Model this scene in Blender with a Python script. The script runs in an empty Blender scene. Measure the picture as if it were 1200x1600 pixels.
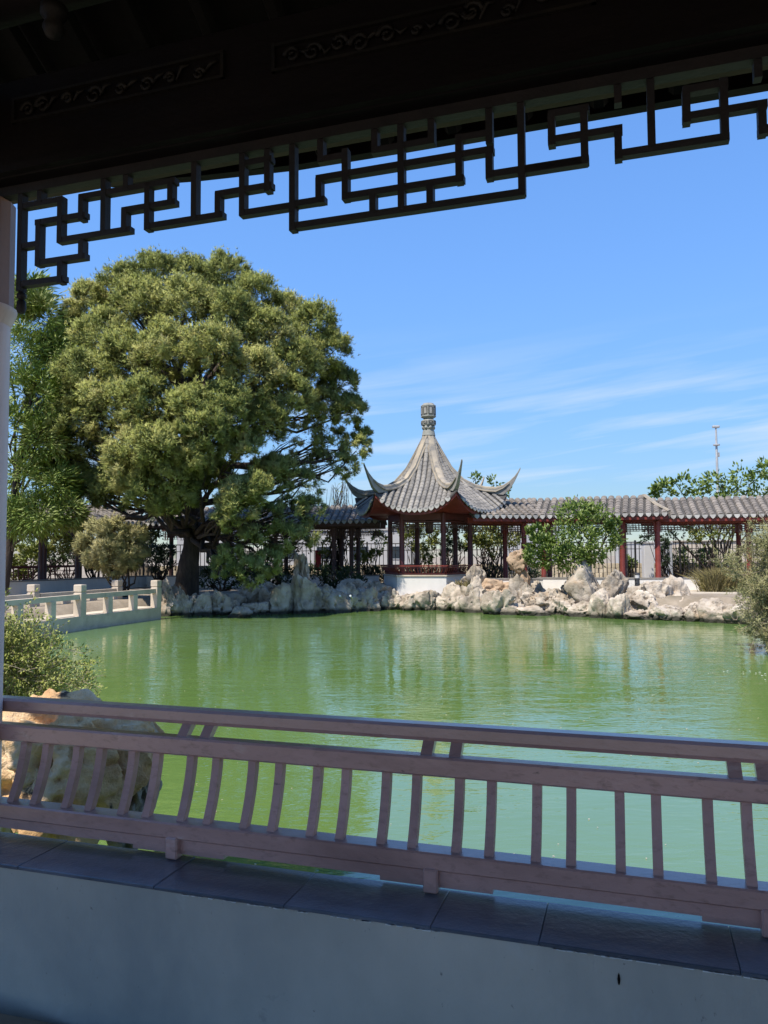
import bpy, bmesh, math, random
import numpy as np
from mathutils import Vector, Matrix

S = bpy.context.scene
COL = S.collection
RD = math.radians
# ------------------------------------------------------------------ camera
EYE = 2.5                                   # metres above the pond
FPX, PITCH, ROLL = 1203.0, RD(3.2), RD(.35)
fw = np.array([0, math.cos(PITCH), math.sin(PITCH)])
_R = np.array([1., 0, 0]); _U = np.array([0, -math.sin(PITCH), math.cos(PITCH)])
camR = _R*math.cos(ROLL) - _U*math.sin(ROLL)
camU = _U*math.cos(ROLL) + _R*math.sin(ROLL)
cd = bpy.data.cameras.new('camera'); cam = bpy.data.objects.new('camera', cd); COL.objects.link(cam)
cd.sensor_fit = 'VERTICAL'; cd.sensor_height = 36; cd.lens = 36*FPX/1600
cd.clip_start = .05; cd.clip_end = 6000
m = Matrix.Identity(4)
for i in range(3):
    m[i][0] = camR[i]; m[i][1] = camU[i]; m[i][2] = -fw[i]
m[2][3] = EYE
cam.matrix_world = m
S.camera = cam
# ------------------------------------------------------------------ light
SUN_EL = RD(60)
sun_h = np.array([-.66, -.75]); sun_h /= np.linalg.norm(sun_h)
sd_ = bpy.data.lights.new('sun', 'SUN'); sun = bpy.data.objects.new('sun', sd_); COL.objects.link(sun)
sd_.energy = 3.7; sd_.angle = RD(.5); sd_.color = (1, .93, .83)
to_sun = Vector((sun_h[0]*math.cos(SUN_EL), sun_h[1]*math.cos(SUN_EL), math.sin(SUN_EL)))
sun.rotation_euler = to_sun.to_track_quat('Z', 'Y').to_euler()
sun.location = (-20, -30, 60)
W = bpy.data.worlds.new('World'); S.world = W; W.use_nodes = True
nt = W.node_tree; nt.nodes.clear()
def N(t, ty, **kw):
    n = t.nodes.new(ty)
    for k, v in kw.items():
        if hasattr(n, k): setattr(n, k, v)
    return n
def math_n(t, op, a, b=None):
    n = N(t, 'ShaderNodeMath', operation=op)
    for i, v in enumerate((a, b)):
        if v is None: continue
        if isinstance(v, (int, float)): n.inputs[i].default_value = v
        else: t.links.new(v, n.inputs[i])
    return n.outputs[0]
sky = N(nt, 'ShaderNodeTexSky', sky_type='NISHITA', sun_disc=False)
sky.sun_elevation = SUN_EL
sky.sun_rotation = math.atan2(sun_h[0], sun_h[1])
sky.air_density = .85; sky.dust_density = .05; sky.ozone_density = 2.8; sky.altitude = 50
hs = N(nt, 'ShaderNodeHueSaturation'); hs.inputs['Saturation'].default_value = 1.12
nt.links.new(sky.outputs[0], hs.inputs['Color'])
# soft shoulder, as a camera gives: keeps the low sky from burning out
sg_ = N(nt, 'ShaderNodeSeparateColor'); nt.links.new(hs.outputs[0], sg_.inputs[0])
shoulder = math_n(nt, 'DIVIDE', 2.0, math_n(nt, 'ADD', math_n(nt, 'MULTIPLY', sg_.outputs[1], .57), 1.0))
vs_ = N(nt, 'ShaderNodeVectorMath', operation='SCALE'); nt.links.new(hs.outputs[0], vs_.inputs[0]); nt.links.new(shoulder, vs_.inputs['Scale'])
# thin cirrus low in the sky
tc = N(nt, 'ShaderNodeTexCoord'); sx = N(nt, 'ShaderNodeSeparateXYZ')
nt.links.new(tc.outputs['Generated'], sx.inputs[0])
az = math_n(nt, 'ARCTAN2', sx.outputs[0], sx.outputs[1])
el = sx.outputs[2]
el2 = math_n(nt, 'SUBTRACT', el, math_n(nt, 'MULTIPLY', az, .10))
cb = N(nt, 'ShaderNodeCombineXYZ')
nt.links.new(math_n(nt, 'MULTIPLY', az, 2.6), cb.inputs[0]); nt.links.new(math_n(nt, 'MULTIPLY', el2, 34), cb.inputs[1])
no = N(nt, 'ShaderNodeTexNoise'); no.inputs['Scale'].default_value = 1.0; no.inputs['Detail'].default_value = 7
no.inputs['Roughness'].default_value = .55; no.inputs['Distortion'].default_value = .35
nt.links.new(cb.outputs[0], no.inputs['Vector'])
cr = N(nt, 'ShaderNodeValToRGB'); cr.color_ramp.elements[0].position = .46; cr.color_ramp.elements[1].position = .78
nt.links.new(no.outputs[0], cr.inputs[0])
band = N(nt, 'ShaderNodeMapRange', interpolation_type='SMOOTHSTEP'); band.inputs['From Min'].default_value = .30; band.inputs['From Max'].default_value = .14
nt.links.new(el, band.inputs[0])
fac = math_n(nt, 'MULTIPLY', math_n(nt, 'MULTIPLY', cr.outputs[0], band.outputs[0]), .85)
mx = N(nt, 'ShaderNodeMix', data_type='RGBA'); mx.inputs['B'].default_value = (3.0, 3.4, 3.9, 1)
nt.links.new(fac, mx.inputs['Factor']); tn_ = N(nt, 'ShaderNodeVectorMath', operation='MULTIPLY'); tn_.inputs[1].default_value = (.91, .985, 1.07); nt.links.new(vs_.outputs[0], tn_.inputs[0])
nt.links.new(tn_.outputs[0], mx.inputs['A'])
bg = N(nt, 'ShaderNodeBackground'); bg.inputs[1].default_value = .135
nt.links.new(mx.outputs['Result'], bg.inputs[0])
wo = N(nt, 'ShaderNodeOutputWorld'); nt.links.new(bg.outputs[0], wo.inputs[0])
S.view_settings.view_transform = 'Standard'; S.view_settings.look = 'None'
S.view_settings.exposure = 0.92; S.view_settings.gamma = 1; S.view_settings.use_curve_mapping = False
S.render.engine = 'CYCLES'
S.cycles.use_denoising = True
S.cycles.max_bounces = 8; S.cycles.diffuse_bounces = 4; S.cycles.transmission_bounces = 4; S.cycles.transparent_max_bounces = 6
S.cycles.caustics_reflective = False; S.cycles.caustics_refractive = False

# ------------------------------------------------------------------ placing helpers
def ray(px, py): return fw*FPX + camR*(px-600) - camU*(py-800)
CAM = np.array([0, 0, EYE])
def at(px, py, Y):
    d = ray(px, py); return CAM + d*(Y/d[1])
def onz(px, py, z):
    d = ray(px, py); return CAM + d*((z-EYE)/d[2])
AN = RD(17.7)                               # the near walkway stands turned by this angle
nr = np.array([math.cos(AN), -math.sin(AN), 0]); nn = np.array([math.sin(AN), math.cos(AN), 0])
def ont(px, py, t):
    d = ray(px, py); p = CAM + d*(t/(d@nn)); return float(p@nr), float(p[2])

# ------------------------------------------------------------------ object helpers
def tag(o, label=None, cat=None, group=None, kind=None):
    if label: o['label'] = label
    if cat: o['category'] = cat
    if group: o['group'] = group
    if kind: o['kind'] = kind
    return o
def thing(name, label, cat, loc=(0, 0, 0), rz=0, group=None):
    o = bpy.data.objects.new(name, None); COL.objects.link(o)
    o.location = loc; o.rotation_euler = (0, 0, rz); o.empty_display_size = .2
    return tag(o, label, cat, group)
def link(name, me, parent=None, loc=None, rot=None, kind=None, label=None):
    o = bpy.data.objects.new(name, me); COL.objects.link(o)
    if parent is not None: o.parent = parent
    if loc is not None: o.location = loc
    if rot is not None: o.rotation_euler = rot
    if kind: o['kind'] = kind
    if label: o['label'] = label
    return o
class MB:
    def __init__(s): s.v = []; s.f = []
    def add(s, vs, fs):
        b = len(s.v); s.v += [tuple(map(float, p)) for p in vs]; s.f += [tuple(i+b for i in f) for f in fs]
        return s
    def box(s, x0, x1, y0, y1, z0, z1, bv=0):
        if bv > 0:
            bm = bmesh.new(); bmesh.ops.create_cube(bm, size=1)
            for v in bm.verts:
                v.co = Vector(((x0+x1)/2+v.co.x*(x1-x0), (y0+y1)/2+v.co.y*(y1-y0), (z0+z1)/2+v.co.z*(z1-z0)))
            bmesh.ops.bevel(bm, geom=bm.edges[:], offset=bv, segments=1, affect='EDGES')
            bm.verts.index_update()
            s.add([v.co for v in bm.verts], [[v.index for v in f.verts] for f in bm.faces]); bm.free()
            return s
        vs = [(x, y, z) for x in (x0, x1) for y in (y0, y1) for z in (z0, z1)]
        return s.add(vs, [(0,1,3,2), (4,6,7,5), (0,4,5,1), (2,3,7,6), (0,2,6,4), (1,5,7,3)])
    def prism(s, poly, z0, z1, z0s=None, z1s=None):
        n = len(poly)
        a = [(p[0], p[1], z0) for p in poly]; b = [(p[0], p[1], z1) for p in poly]
        return s.add(a+b, [tuple(range(n-1, -1, -1)), tuple(range(n, 2*n))] + [(i, (i+1) % n, n+(i+1) % n, n+i) for i in range(n)])
    def sweep(s, pts, secs, cap=True, closed=True):
        """secs: list of rings (each list of 3-D points, same length)"""
        n = len(secs[0]); vs = [p for r in secs for p in r]; fs = []
        for k in range(len(secs)-1):
            for i in range(n if closed else n-1):
                j = (i+1) % n
                fs.append((k*n+i, k*n+j, (k+1)*n+j, (k+1)*n+i))
        if cap and closed:
            fs.append(tuple(range(n-1, -1, -1))); fs.append(tuple((len(secs)-1)*n+i for i in range(n)))
        return s.add(vs, fs)
    def tube(s, pts, rad, sides=6, cap=True):
        pts = [Vector(p) for p in pts]; secs = []
        for k, p in enumerate(pts):
            d = (pts[min(k+1, len(pts)-1)] - pts[max(k-1, 0)]).normalized()
            u = d.cross(Vector((0, 0, 1)))
            if u.length < .05: u = d.cross(Vector((0, 1, 0)))
            u.normalize(); w = u.cross(d)
            r = rad[k] if hasattr(rad, '__len__') else rad
            secs.append([p + (u*math.cos(a)+w*math.sin(a))*r for a in [2*math.pi*i/sides for i in range(sides)]])
        return s.sweep(pts, secs, cap)
    def bar(s, p, q, w, h, up=(0, 0, 1)):
        p, q, up = Vector(p), Vector(q), Vector(up)
        d = (q-p).normalized(); u = d.cross(up)
        if u.length < .01: u = d.cross(Vector((0, 1, 0)))
        u.normalize(); v = u.cross(d)
        secs = [[c+u*(a*w/2)+v*(b*h/2) for a, b in ((-1,-1), (1,-1), (1,1), (-1,1))] for c in (p, q)]
        return s.sweep(None, secs)
    def lathe(s, prof, sides=16, cx=0, cy=0, a0=0):
        secs = [[(cx+r*math.cos(a0+2*math.pi*i/sides), cy+r*math.sin(a0+2*math.pi*i/sides), z) for i in range(sides)] for r, z in prof]
        return s.sweep(None, secs)
    def mesh(s, name, mat, smooth=False):
        me = bpy.data.meshes.new(name); me.from_pydata(s.v, [], s.f); me.materials.append(mat)
        bm = bmesh.new(); bm.from_mesh(me); bmesh.ops.recalc_face_normals(bm, faces=bm.faces[:]); bm.to_mesh(me); bm.free()
        if smooth:
            for p in me.polygons: p.use_smooth = True
            if smooth != True: me.set_sharp_from_angle(angle=RD(smooth))
        me.update(); return me
    def build(s, name, mat, parent=None, smooth=False, kind=None, label=None, loc=None, rot=None):
        return link(name, s.mesh(name, mat, smooth), parent, loc, rot, kind, label)
def np_mesh(name, V, F, mat, tint=None, outward=None):
    V = np.asarray(V, np.float32); F = np.asarray(F, np.int32); n, k = F.shape
    me = bpy.data.meshes.new(name)
    me.vertices.add(len(V)); me.vertices.foreach_set('co', V.ravel())
    me.loops.add(n*k); me.loops.foreach_set('vertex_index', F.ravel())
    me.polygons.add(n); me.polygons.foreach_set('loop_start', np.arange(0, n*k, k, dtype=np.int32))
    me.materials.append(mat)
    me.update(calc_edges=True)
    if tint is not None:
        a = me.attributes.new('tint', 'FLOAT', 'FACE'); a.data.foreach_set('value', np.asarray(tint, np.float32))
    if outward is not None:
        a = me.attributes.new('outward', 'FLOAT_VECTOR', 'FACE'); a.data.foreach_set('vector', np.asarray(outward, np.float32).ravel())
    elif tint is not None:
        me.attributes.new('outward', 'FLOAT_VECTOR', 'FACE').data.foreach_set('vector', np.tile(np.array([0, 0, 1], np.float32), n))
    return me

# ------------------------------------------------------------------ materials
def base(name):
    mt = bpy.data.materials.new(name); mt.use_nodes = True
    t = mt.node_tree; b = t.nodes['Principled BSDF']; return mt, t, b
def noise(t, vec, scale, detail=4, rough=.55, dist=0):
    n = N(t, 'ShaderNodeTexNoise'); n.inputs['Scale'].default_value = scale; n.inputs['Detail'].default_value = detail
    n.inputs['Roughness'].default_value = rough; n.inputs['Distortion'].default_value = dist
    if vec is not None: t.links.new(vec, n.inputs['Vector'])
    return n.outputs[0]
def ramp(t, fac, stops):
    r = N(t, 'ShaderNodeValToRGB'); e = r.color_ramp.elements
    while len(e) < len(stops): e.new(.5)
    for i, (p, c) in enumerate(stops):
        e[i].position = p; e[i].color = (*c, 1) if len(c) == 3 else c
    t.links.new(fac, r.inputs[0]); return r.outputs[0]
def mat(name, cols, scale=3, rough=.7, bump=.2, bscale=20, stretch=(1, 1, 1), spots=None, spec=.4, bdist=.02, rvar=0, waterline_shade=False):
    """cols: 2-3 colours mixed by noise in world space; spots: (colour, scale, low, high) a second layer of stains"""
    mt, t, b = base(name)
    g = N(t, 'ShaderNodeNewGeometry'); mp = N(t, 'ShaderNodeMapping'); mp.inputs['Scale'].default_value = stretch
    t.links.new(g.outputs['Position'], mp.inputs[0]); v = mp.outputs[0]
    n1 = noise(t, v, scale, 6, .6)
    k = len(cols); stops = [(.32+.36*i/(k-1), c) for i, c in enumerate(cols)]
    c = ramp(t, n1, stops)
    oi = N(t, 'ShaderNodeObjectInfo')
    vv = N(t, 'ShaderNodeHueSaturation'); t.links.new(c, vv.inputs['Color'])
    t.links.new(math_n(t, 'ADD', math_n(t, 'MULTIPLY', oi.outputs['Random'], .24 if rvar == 0 else rvar), 1-.5*(.24 if rvar == 0 else rvar)), vv.inputs['Value'])
    c = vv.outputs[0]
    if spots:
        for sc, ss, lo, hi in ([spots] if not isinstance(spots, list) else spots):
            n2 = noise(t, v, ss, 5, .65, .3); f = ramp(t, n2, [(lo, (0, 0, 0)), (hi, (1, 1, 1))])
            mxx = N(t, 'ShaderNodeMix', data_type='RGBA'); t.links.new(f, mxx.inputs['Factor']); t.links.new(c, mxx.inputs['A'])
            mxx.inputs['B'].default_value = (*sc, 1); c = mxx.outputs['Result']
    if waterline_shade:                            # dark band painting the shade under the rocks at the waterline
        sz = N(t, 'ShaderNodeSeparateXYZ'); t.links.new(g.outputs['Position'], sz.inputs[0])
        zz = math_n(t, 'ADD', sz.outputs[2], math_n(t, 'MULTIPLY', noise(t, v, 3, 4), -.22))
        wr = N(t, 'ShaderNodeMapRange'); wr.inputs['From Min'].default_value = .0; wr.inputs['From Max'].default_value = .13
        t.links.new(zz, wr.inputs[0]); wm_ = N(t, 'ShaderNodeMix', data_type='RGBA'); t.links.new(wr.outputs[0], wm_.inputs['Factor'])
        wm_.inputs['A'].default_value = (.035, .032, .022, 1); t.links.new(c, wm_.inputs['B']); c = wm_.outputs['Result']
    t.links.new(c, b.inputs['Base Color'])
    b.inputs['Roughness'].default_value = rough; b.inputs['Specular IOR Level'].default_value = spec
    if bump:
        n3 = noise(t, v, bscale, 6, .65); bp = N(t, 'ShaderNodeBump'); bp.inputs['Strength'].default_value = bump; bp.inputs['Distance'].default_value = bdist
        t.links.new(n3, bp.inputs['Height']); t.links.new(bp.outputs[0], b.inputs['Normal'])
    return mt
def leafmat(name, cols, trans=.3, rough=.6, outw=.55):
    mt, t, b = base(name)
    a = N(t, 'ShaderNodeAttribute', attribute_name='tint'); k = len(cols)
    c = ramp(t, a.outputs['Fac'], [(i/(k-1), cc) for i, cc in enumerate(cols)])
    t.links.new(c, b.inputs['Base Color']); b.inputs['Roughness'].default_value = rough; b.inputs['Specular IOR Level'].default_value = .3
    an = N(t, 'ShaderNodeAttribute', attribute_name='outward'); gm = N(t, 'ShaderNodeNewGeometry')
    nm = N(t, 'ShaderNodeMix', data_type='VECTOR'); nm.inputs['Factor'].default_value = outw
    t.links.new(gm.outputs['Normal'], nm.inputs[4]); t.links.new(an.outputs['Vector'], nm.inputs[5])
    nz = N(t, 'ShaderNodeVectorMath', operation='NORMALIZE'); t.links.new(nm.outputs[1], nz.inputs[0]); t.links.new(nz.outputs[0], b.inputs['Normal'])
    tr = N(t, 'ShaderNodeBsdfTranslucent'); t.links.new(nz.outputs[0], tr.inputs['Normal'])
    hv = N(t, 'ShaderNodeHueSaturation'); hv.inputs['Value'].default_value = 1.25; hv.inputs['Saturation'].default_value = 1.1
    t.links.new(c, hv.inputs['Color']); t.links.new(hv.outputs[0], tr.inputs['Color'])
    ms = N(t, 'ShaderNodeMixShader'); ms.inputs[0].default_value = trans
    t.links.new(b.outputs[0], ms.inputs[1]); t.links.new(tr.outputs[0], ms.inputs[2])
    t.links.new(ms.outputs[0], t.nodes['Material Output'].inputs[0]); return mt
M = {}
M['white'] = mat('white_plaster', [(.62, .60, .56), (.74, .72, .68)], .8, .85, .15, 12, (1, 1, .35), ((.42, .40, .36), 1.1, .60, .85), rvar=.05)
M['inner'] = mat('aged_plaster', [(.42, .40, .345), (.525, .495, .43)], 1.6, .85, .25, 25, (1, 1, .7), [((.29, .295, .275), .9, .42, .75), ((.50, .51, .49), 2.5, .60, .78), ((.22, .225, .22), 6, .66, .78), ((.18, .175, .16), 38, .67, .75)], rvar=.04)
M['slate'] = mat('slate_coping', [(.045, .056, .078), (.10, .115, .145)], 4, .30, .25, 30, (1, 1, 1), [((.15, .155, .16), 2.2, .56, .78), ((.24, .24, .235), 24, .70, .76)], rvar=.5, spec=.5)
_rl = dict(cols=[(.40, .232, .200), (.50, .298, .262)], scale=4, bump=.14, bscale=60, stretch=(.35, 1, 1), spots=[((.58, .44, .40), 6, .60, .76), ((.29, .165, .14), 42, .54, .74), ((.11, .06, .05), 26, .69, .76), ((.25, .14, .12), 2.2, .5, .78)], rvar=.2)
M['rail'] = mat('faded_red_brown_paint', rough=.28, spec=.6, **_rl)
M['balpaint'] = mat('faded_baluster_paint', rough=.5, spec=.4, **_rl)
M['postnear'] = mat('pinkish_column_paint', [(.68, .52, .50), (.77, .61, .585)], 3, .45, .1, 50, (1, 1, .4), ((.55, .42, .40), 5, .55, .8), rvar=.05)
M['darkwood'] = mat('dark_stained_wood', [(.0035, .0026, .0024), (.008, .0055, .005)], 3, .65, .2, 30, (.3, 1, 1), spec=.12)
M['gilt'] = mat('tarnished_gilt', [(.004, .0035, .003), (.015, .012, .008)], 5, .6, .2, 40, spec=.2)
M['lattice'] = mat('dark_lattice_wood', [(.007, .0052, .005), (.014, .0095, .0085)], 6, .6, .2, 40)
M['olive'] = mat('olive_brown_board', [(.055, .040, .032), (.075, .058, .047)], 4, .7, .2, 30, spec=.2)
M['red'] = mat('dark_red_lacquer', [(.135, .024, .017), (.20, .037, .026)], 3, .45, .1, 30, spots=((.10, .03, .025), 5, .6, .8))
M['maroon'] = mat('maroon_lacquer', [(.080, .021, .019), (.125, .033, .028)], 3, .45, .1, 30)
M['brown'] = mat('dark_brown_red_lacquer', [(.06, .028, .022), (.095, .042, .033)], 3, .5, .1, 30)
M['pan'] = mat('shaded_pan_tile', [(.045, .042, .04), (.085, .08, .074)], 3, .9, .4, 20)  # shade between the tile rows is put into this dark colour
M['tile'] = mat('grey_clay_tile', [(.095, .083, .072), (.18, .157, .133), (.235, .20, .165)], 2.2, .85, .5, 25, spots=[((.30, .26, .20), 3.5, .60, .80), ((.05, .046, .044), 5, .58, .75)], rvar=.4)
M['tilepav'] = mat('weathered_grey_tile', [(.13, .125, .12), (.22, .205, .185), (.27, .25, .22)], 2.2, .85, .5, 25, spots=[((.34, .30, .24), 3.0, .62, .82), ((.07, .066, .064), 5, .60, .75)], rvar=.35)
M['drip'] = mat('pale_drip_tile', [(.26, .25, .235), (.38, .365, .34)], 4, .8, .3, 30, rvar=.3)
M['ridge'] = mat('grey_ridge_mortar', [(.17, .165, .155), (.27, .255, .23)], 3, .85, .3, 25, spots=((.09, .09, .085), 4, .55, .75))
M['ridgecap'] = mat('buff_ridge_cap', [(.25, .22, .18), (.38, .32, .235)], 1.6, .85, .3, 25, spots=((.15, .145, .14), 2.5, .50, .70))
M['finial'] = mat('carved_grey_finial', [(.22, .225, .20), (.34, .335, .30)], 4, .8, .3, 30)
M['lime'] = mat('pale_limestone', [(.20, .162, .12), (.39, .328, .255), (.53, .46, .375)], 1.5, .9, .95, 5.5, spots=[((.38, .26, .155), .9, .56, .76), ((.07, .057, .045), 2.9, .60, .71)], bdist=.065, rvar=.34, waterline_shade=True)
M['sand'] = mat('warm_sandstone', [(.36, .25, .16), (.48, .36, .25)], 2.0, .9, .7, 9, spots=((.22, .15, .10), 4, .62, .8), bdist=.06)
M['nearrock'] = mat('brown_veined_limestone', [(.40, .215, .09), (.68, .44, .22), (.77, .60, .41)], 2.6, .9, .9, 10, spots=[((.62, .54, .45), 1.6, .60, .70), ((.07, .05, .035), 6.5, .62, .68)], bdist=.05)
M['bridge'] = mat('buff_bridge_stone', [(.45, .375, .29), (.58, .49, .385)], 2.5, .85, .35, 25, spots=[((.30, .26, .20), 3, .58, .8), ((.20, .175, .14), 9, .66, .8)])
M['sheath'] = mat('brown_sheath_paint', [(.25, .145, .11), (.33, .195, .155)], 4, .5, .1, 40)
M['bark'] = mat('rough_bark', [(.030, .022, .017), (.075, .055, .042)], 6, .95, 1.0, 14, (1, 1, .3), bdist=.06)
M['twig'] = mat('pale_twig', [(.20, .155, .12), (.32, .26, .20)], 9, .9, .3, 30)
M['ground'] = mat('stony_earth', [(.20, .16, .115), (.32, .265, .20)], .7, .95, .5, 6, spots=[((.10, .085, .055), .35, .55, .75)], bdist=.05)
M['paving'] = mat('buff_paving', [(.42, .36, .28), (.52, .46, .37)], 1.5, .9, .3, 12, spots=((.30, .26, .20), 2, .6, .8))
M['floor'] = mat('grey_floor_slab', [(.17, .165, .155), (.25, .24, .23)], 2, .75, .2, 20)
M['asphalt'] = mat('asphalt', [(.045, .045, .046), (.07, .07, .07)], 2, .9, .3, 40)
M['block'] = mat('limestone_block', [(.46, .38, .26), (.60, .52, .39)], 2.5, .9, .4, 14, spots=((.30, .24, .16), 4, .62, .8), rvar=.3)
M['joint'] = mat('block_joint', [(.15, .12, .09), (.22, .18, .13)], 3, .95)
M['bldg'] = mat('cream_render', [(.40, .39, .375), (.50, .49, .475)], .5, .9, .1, 8)
M['bldgb'] = mat('buff_render', [(.50, .42, .32), (.60, .52, .42)], .5, .9, .1, 8)
M['iron'] = mat('black_iron_paint', [(.012, .012, .013), (.025, .025, .026)], 4, .5)
M['steel'] = mat('galvanised_steel', [(.30, .31, .32), (.42, .43, .44)], 4, .5)
M['charcoal'] = mat('charcoal_metal', [(.035, .036, .04), (.055, .056, .06)], 4, .5)
M['lampglass'] = mat('frosted_lamp_cap', [(.55, .55, .53), (.68, .68, .66)], 4, .4)
M['pipe'] = mat('pale_plastic_pipe', [(.45, .47, .48), (.55, .57, .58)], 4, .5)
M['redbox'] = mat('bright_red_paint', [(.45, .02, .02), (.55, .03, .03)], 4, .5)
M['hill'] = mat('dry_hillside', [(.22, .20, .15), (.32, .29, .22), (.13, .15, .08)], .02, .95, 0)
mt, t, b = base('window_glass'); b.inputs['Base Color'].default_value = (.03, .04, .05, 1); b.inputs['Roughness'].default_value = .1; M['glass'] = mt
M['needle'] = leafmat('pine_needles', [(.125, .165, .036), (.30, .345, .078), (.45, .47, .13), (.54, .50, .19)], .2, .65, .75)
M['needle2'] = leafmat('young_pine_needles', [(.28, .28, .10), (.44, .41, .17), (.54, .48, .23)], .2, .65, .75)
M['leafg'] = leafmat('bright_leaves', [(.09, .145, .022), (.165, .235, .045), (.26, .32, .09)], .4, .42, .45)
M['leafy'] = leafmat('yellow_green_leaves', [(.17, .22, .04), (.30, .33, .075), (.42, .40, .15)], .4, .5, .6)
M['feather'] = leafmat('feathery_leaves', [(.24, .29, .06), (.42, .45, .12), (.58, .56, .24)], .4, .5, .6)
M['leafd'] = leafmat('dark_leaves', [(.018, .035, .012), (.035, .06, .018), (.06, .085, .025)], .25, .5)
M['willow'] = leafmat('slender_leaves', [(.19, .28, .05), (.33, .43, .09), (.52, .53, .22)], .4, .5, .6)
M['tamarisk'] = leafmat('grey_green_sprays', [(.22, .225, .095), (.32, .31, .14), (.40, .36, .20)], .3, .7)
M['straw'] = leafmat('dry_grass', [(.17, .16, .05), (.27, .23, .09), (.36, .29, .15)], .35, .7)
M['petal'] = leafmat('fallen_petals', [(.45, .42, .30), (.6, .5, .4)], .2, .6)
# pond
mt, t, b = base('green_pond_water'); M['water'] = mt
g = N(t, 'ShaderNodeNewGeometry')
n1 = noise(t, g.outputs['Position'], .16, 3, .5)
t.links.new(ramp(t, n1, [(.3, (.100, .172, .042)), (.7, (.120, .198, .052))]), b.inputs['Base Color'])
b.inputs['Roughness'].default_value = .02; b.inputs['IOR'].default_value = 2.4; b.inputs['Specular IOR Level'].default_value = .5
mp = N(t, 'ShaderNodeMapping'); mp.inputs['Scale'].default_value = (.55, 1.35, 1); mp.inputs['Rotation'].default_value = (0, 0, RD(-14))
t.links.new(g.outputs['Position'], mp.inputs[0])
w1 = noise(t, mp.outputs[0], 1.9, 4, .55, .5); w2 = noise(t, mp.outputs[0], 9, 2, .5, .2); w3 = noise(t, g.outputs['Position'], .35, 2, .5)
amp = ramp(t, w3, [(.35, (.35,)*3), (.65, (1,)*3)])
hh = math_n(t, 'MULTIPLY', math_n(t, 'ADD', w1, math_n(t, 'MULTIPLY', w2, .28)), amp)
bp = N(t, 'ShaderNodeBump'); bp.inputs['Strength'].default_value = .32; bp.inputs['Distance'].default_value = .065
t.links.new(hh, bp.inputs['Height']); t.links.new(bp.outputs[0], b.inputs['Normal'])

for k_, w_, i_, r_ in (('rail', .55, 1.7, .22), ('slate', .5, 1.6, .16)):
    b_ = M[k_].node_tree.nodes['Principled BSDF']; b_.inputs['Coat Weight'].default_value = w_; b_.inputs['Coat IOR'].default_value = i_; b_.inputs['Coat Roughness'].default_value = r_

# ================================================================== the setting
POND = np.array([(-3.3, 4.4), (-4.6, 7.0), (-7.5, 12.0), (-10.0, 18.0), (-11.9, 23.0), (-10.9, 26.8), (-9.6, 31.6), (-9.2, 34.4), (-5.5, 35.0),
                 (-2.5, 36.0), (-.3, 36.6), (2.8, 35.6), (6.6, 32.6), (9.8, 31.4), (12.2, 30.0), (13.4, 26.5), (12.2, 23), (10.3, 20.5), (9.9, 18), (11, 12), (9.5, 4), (7.2, .7), (0, 2.95)])
def signed(P, poly):
    d = np.full(len(P), 1e9); ins = np.zeros(len(P), bool)
    for i in range(len(poly)):
        a, b = poly[i], poly[(i+1) % len(poly)]; e = b-a; w = P-a
        tt = np.clip((w@e)/(e@e), 0, 1); d = np.minimum(d, np.hypot(*(w-tt[:, None]*e).T))
        c = (a[1] > P[:, 1]) != (b[1] > P[:, 1])
        with np.errstate(divide='ignore', invalid='ignore'):
            ins ^= c & (P[:, 0] < (b[0]-a[0])*(P[:, 1]-a[1])/(b[1]-a[1]+1e-12)+a[0])
    return np.where(ins, -d, d)
def vnoise(P, seed=0):
    P = np.asarray(P, float); i = np.floor(P).astype(np.int64); f = P-i; f = f*f*(3-2*f); out = 0
    for dx in (0, 1):
        for dy in (0, 1):
            for dz in (0, 1):
                h = (i[:, 0]+dx)*374761393 + (i[:, 1]+dy)*668265263 + (i[:, 2]+dz)*2147483647 + seed*1274126177
                h = (h ^ (h >> 13))*1274126177; h = (h ^ (h >> 16)) & 0xffff
                w = (f[:, 0] if dx else 1-f[:, 0])*(f[:, 1] if dy else 1-f[:, 1])*(f[:, 2] if dz else 1-f[:, 2])
                out = out + w*(h/32767.5-1)
    return out
def fbm(P, seed=0, o=4):
    r = 0; a = 1
    for k in range(o): r = r+a*vnoise(P*2**k, seed+k*7); a *= .5
    return r
ax_ = np.concatenate([-np.geomspace(1500, 31, 16), np.arange(-30, 30.1, .5), np.geomspace(31, 1500, 16)])
ay_ = np.concatenate([-np.geomspace(600, 11, 12), np.arange(-10, 60.1, .5), np.geomspace(61, 2500, 16)])
gx, gy = np.meshgrid(ax_, ay_); G = np.stack([gx.ravel(), gy.ravel()], 1)
sg = signed(G, POND); tt = np.clip((sg+.7)/1.2, 0, 1); tt = tt*tt*(3-2*tt)
gz = -1.3+(.78+1.3)*tt + np.where(sg > .5, .05*vnoise(np.c_[G*.6, G[:, 0]*0], 3), 0)
gz = np.where(np.hypot(*G.T) > 70, .6, gz)
nx, ny = len(ax_), len(ay_)
ii, jj = np.meshgrid(np.arange(nx-1), np.arange(ny-1)); q = (jj*nx+ii).ravel()
me = np_mesh('ground', np.c_[G, gz], np.c_[q, q+1, q+nx+1, q+nx], M['ground'])
for p in me.polygons: p.use_smooth = True
link('ground', me, kind='structure')
wm = MB(); wm.add([(-16, 1.5, 0), (18, -2, 0), (18, 40, 0), (-16, 40, 0)], [(0, 1, 2, 3)])
wm.build('pond_water', M['water'], kind='structure')
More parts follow.
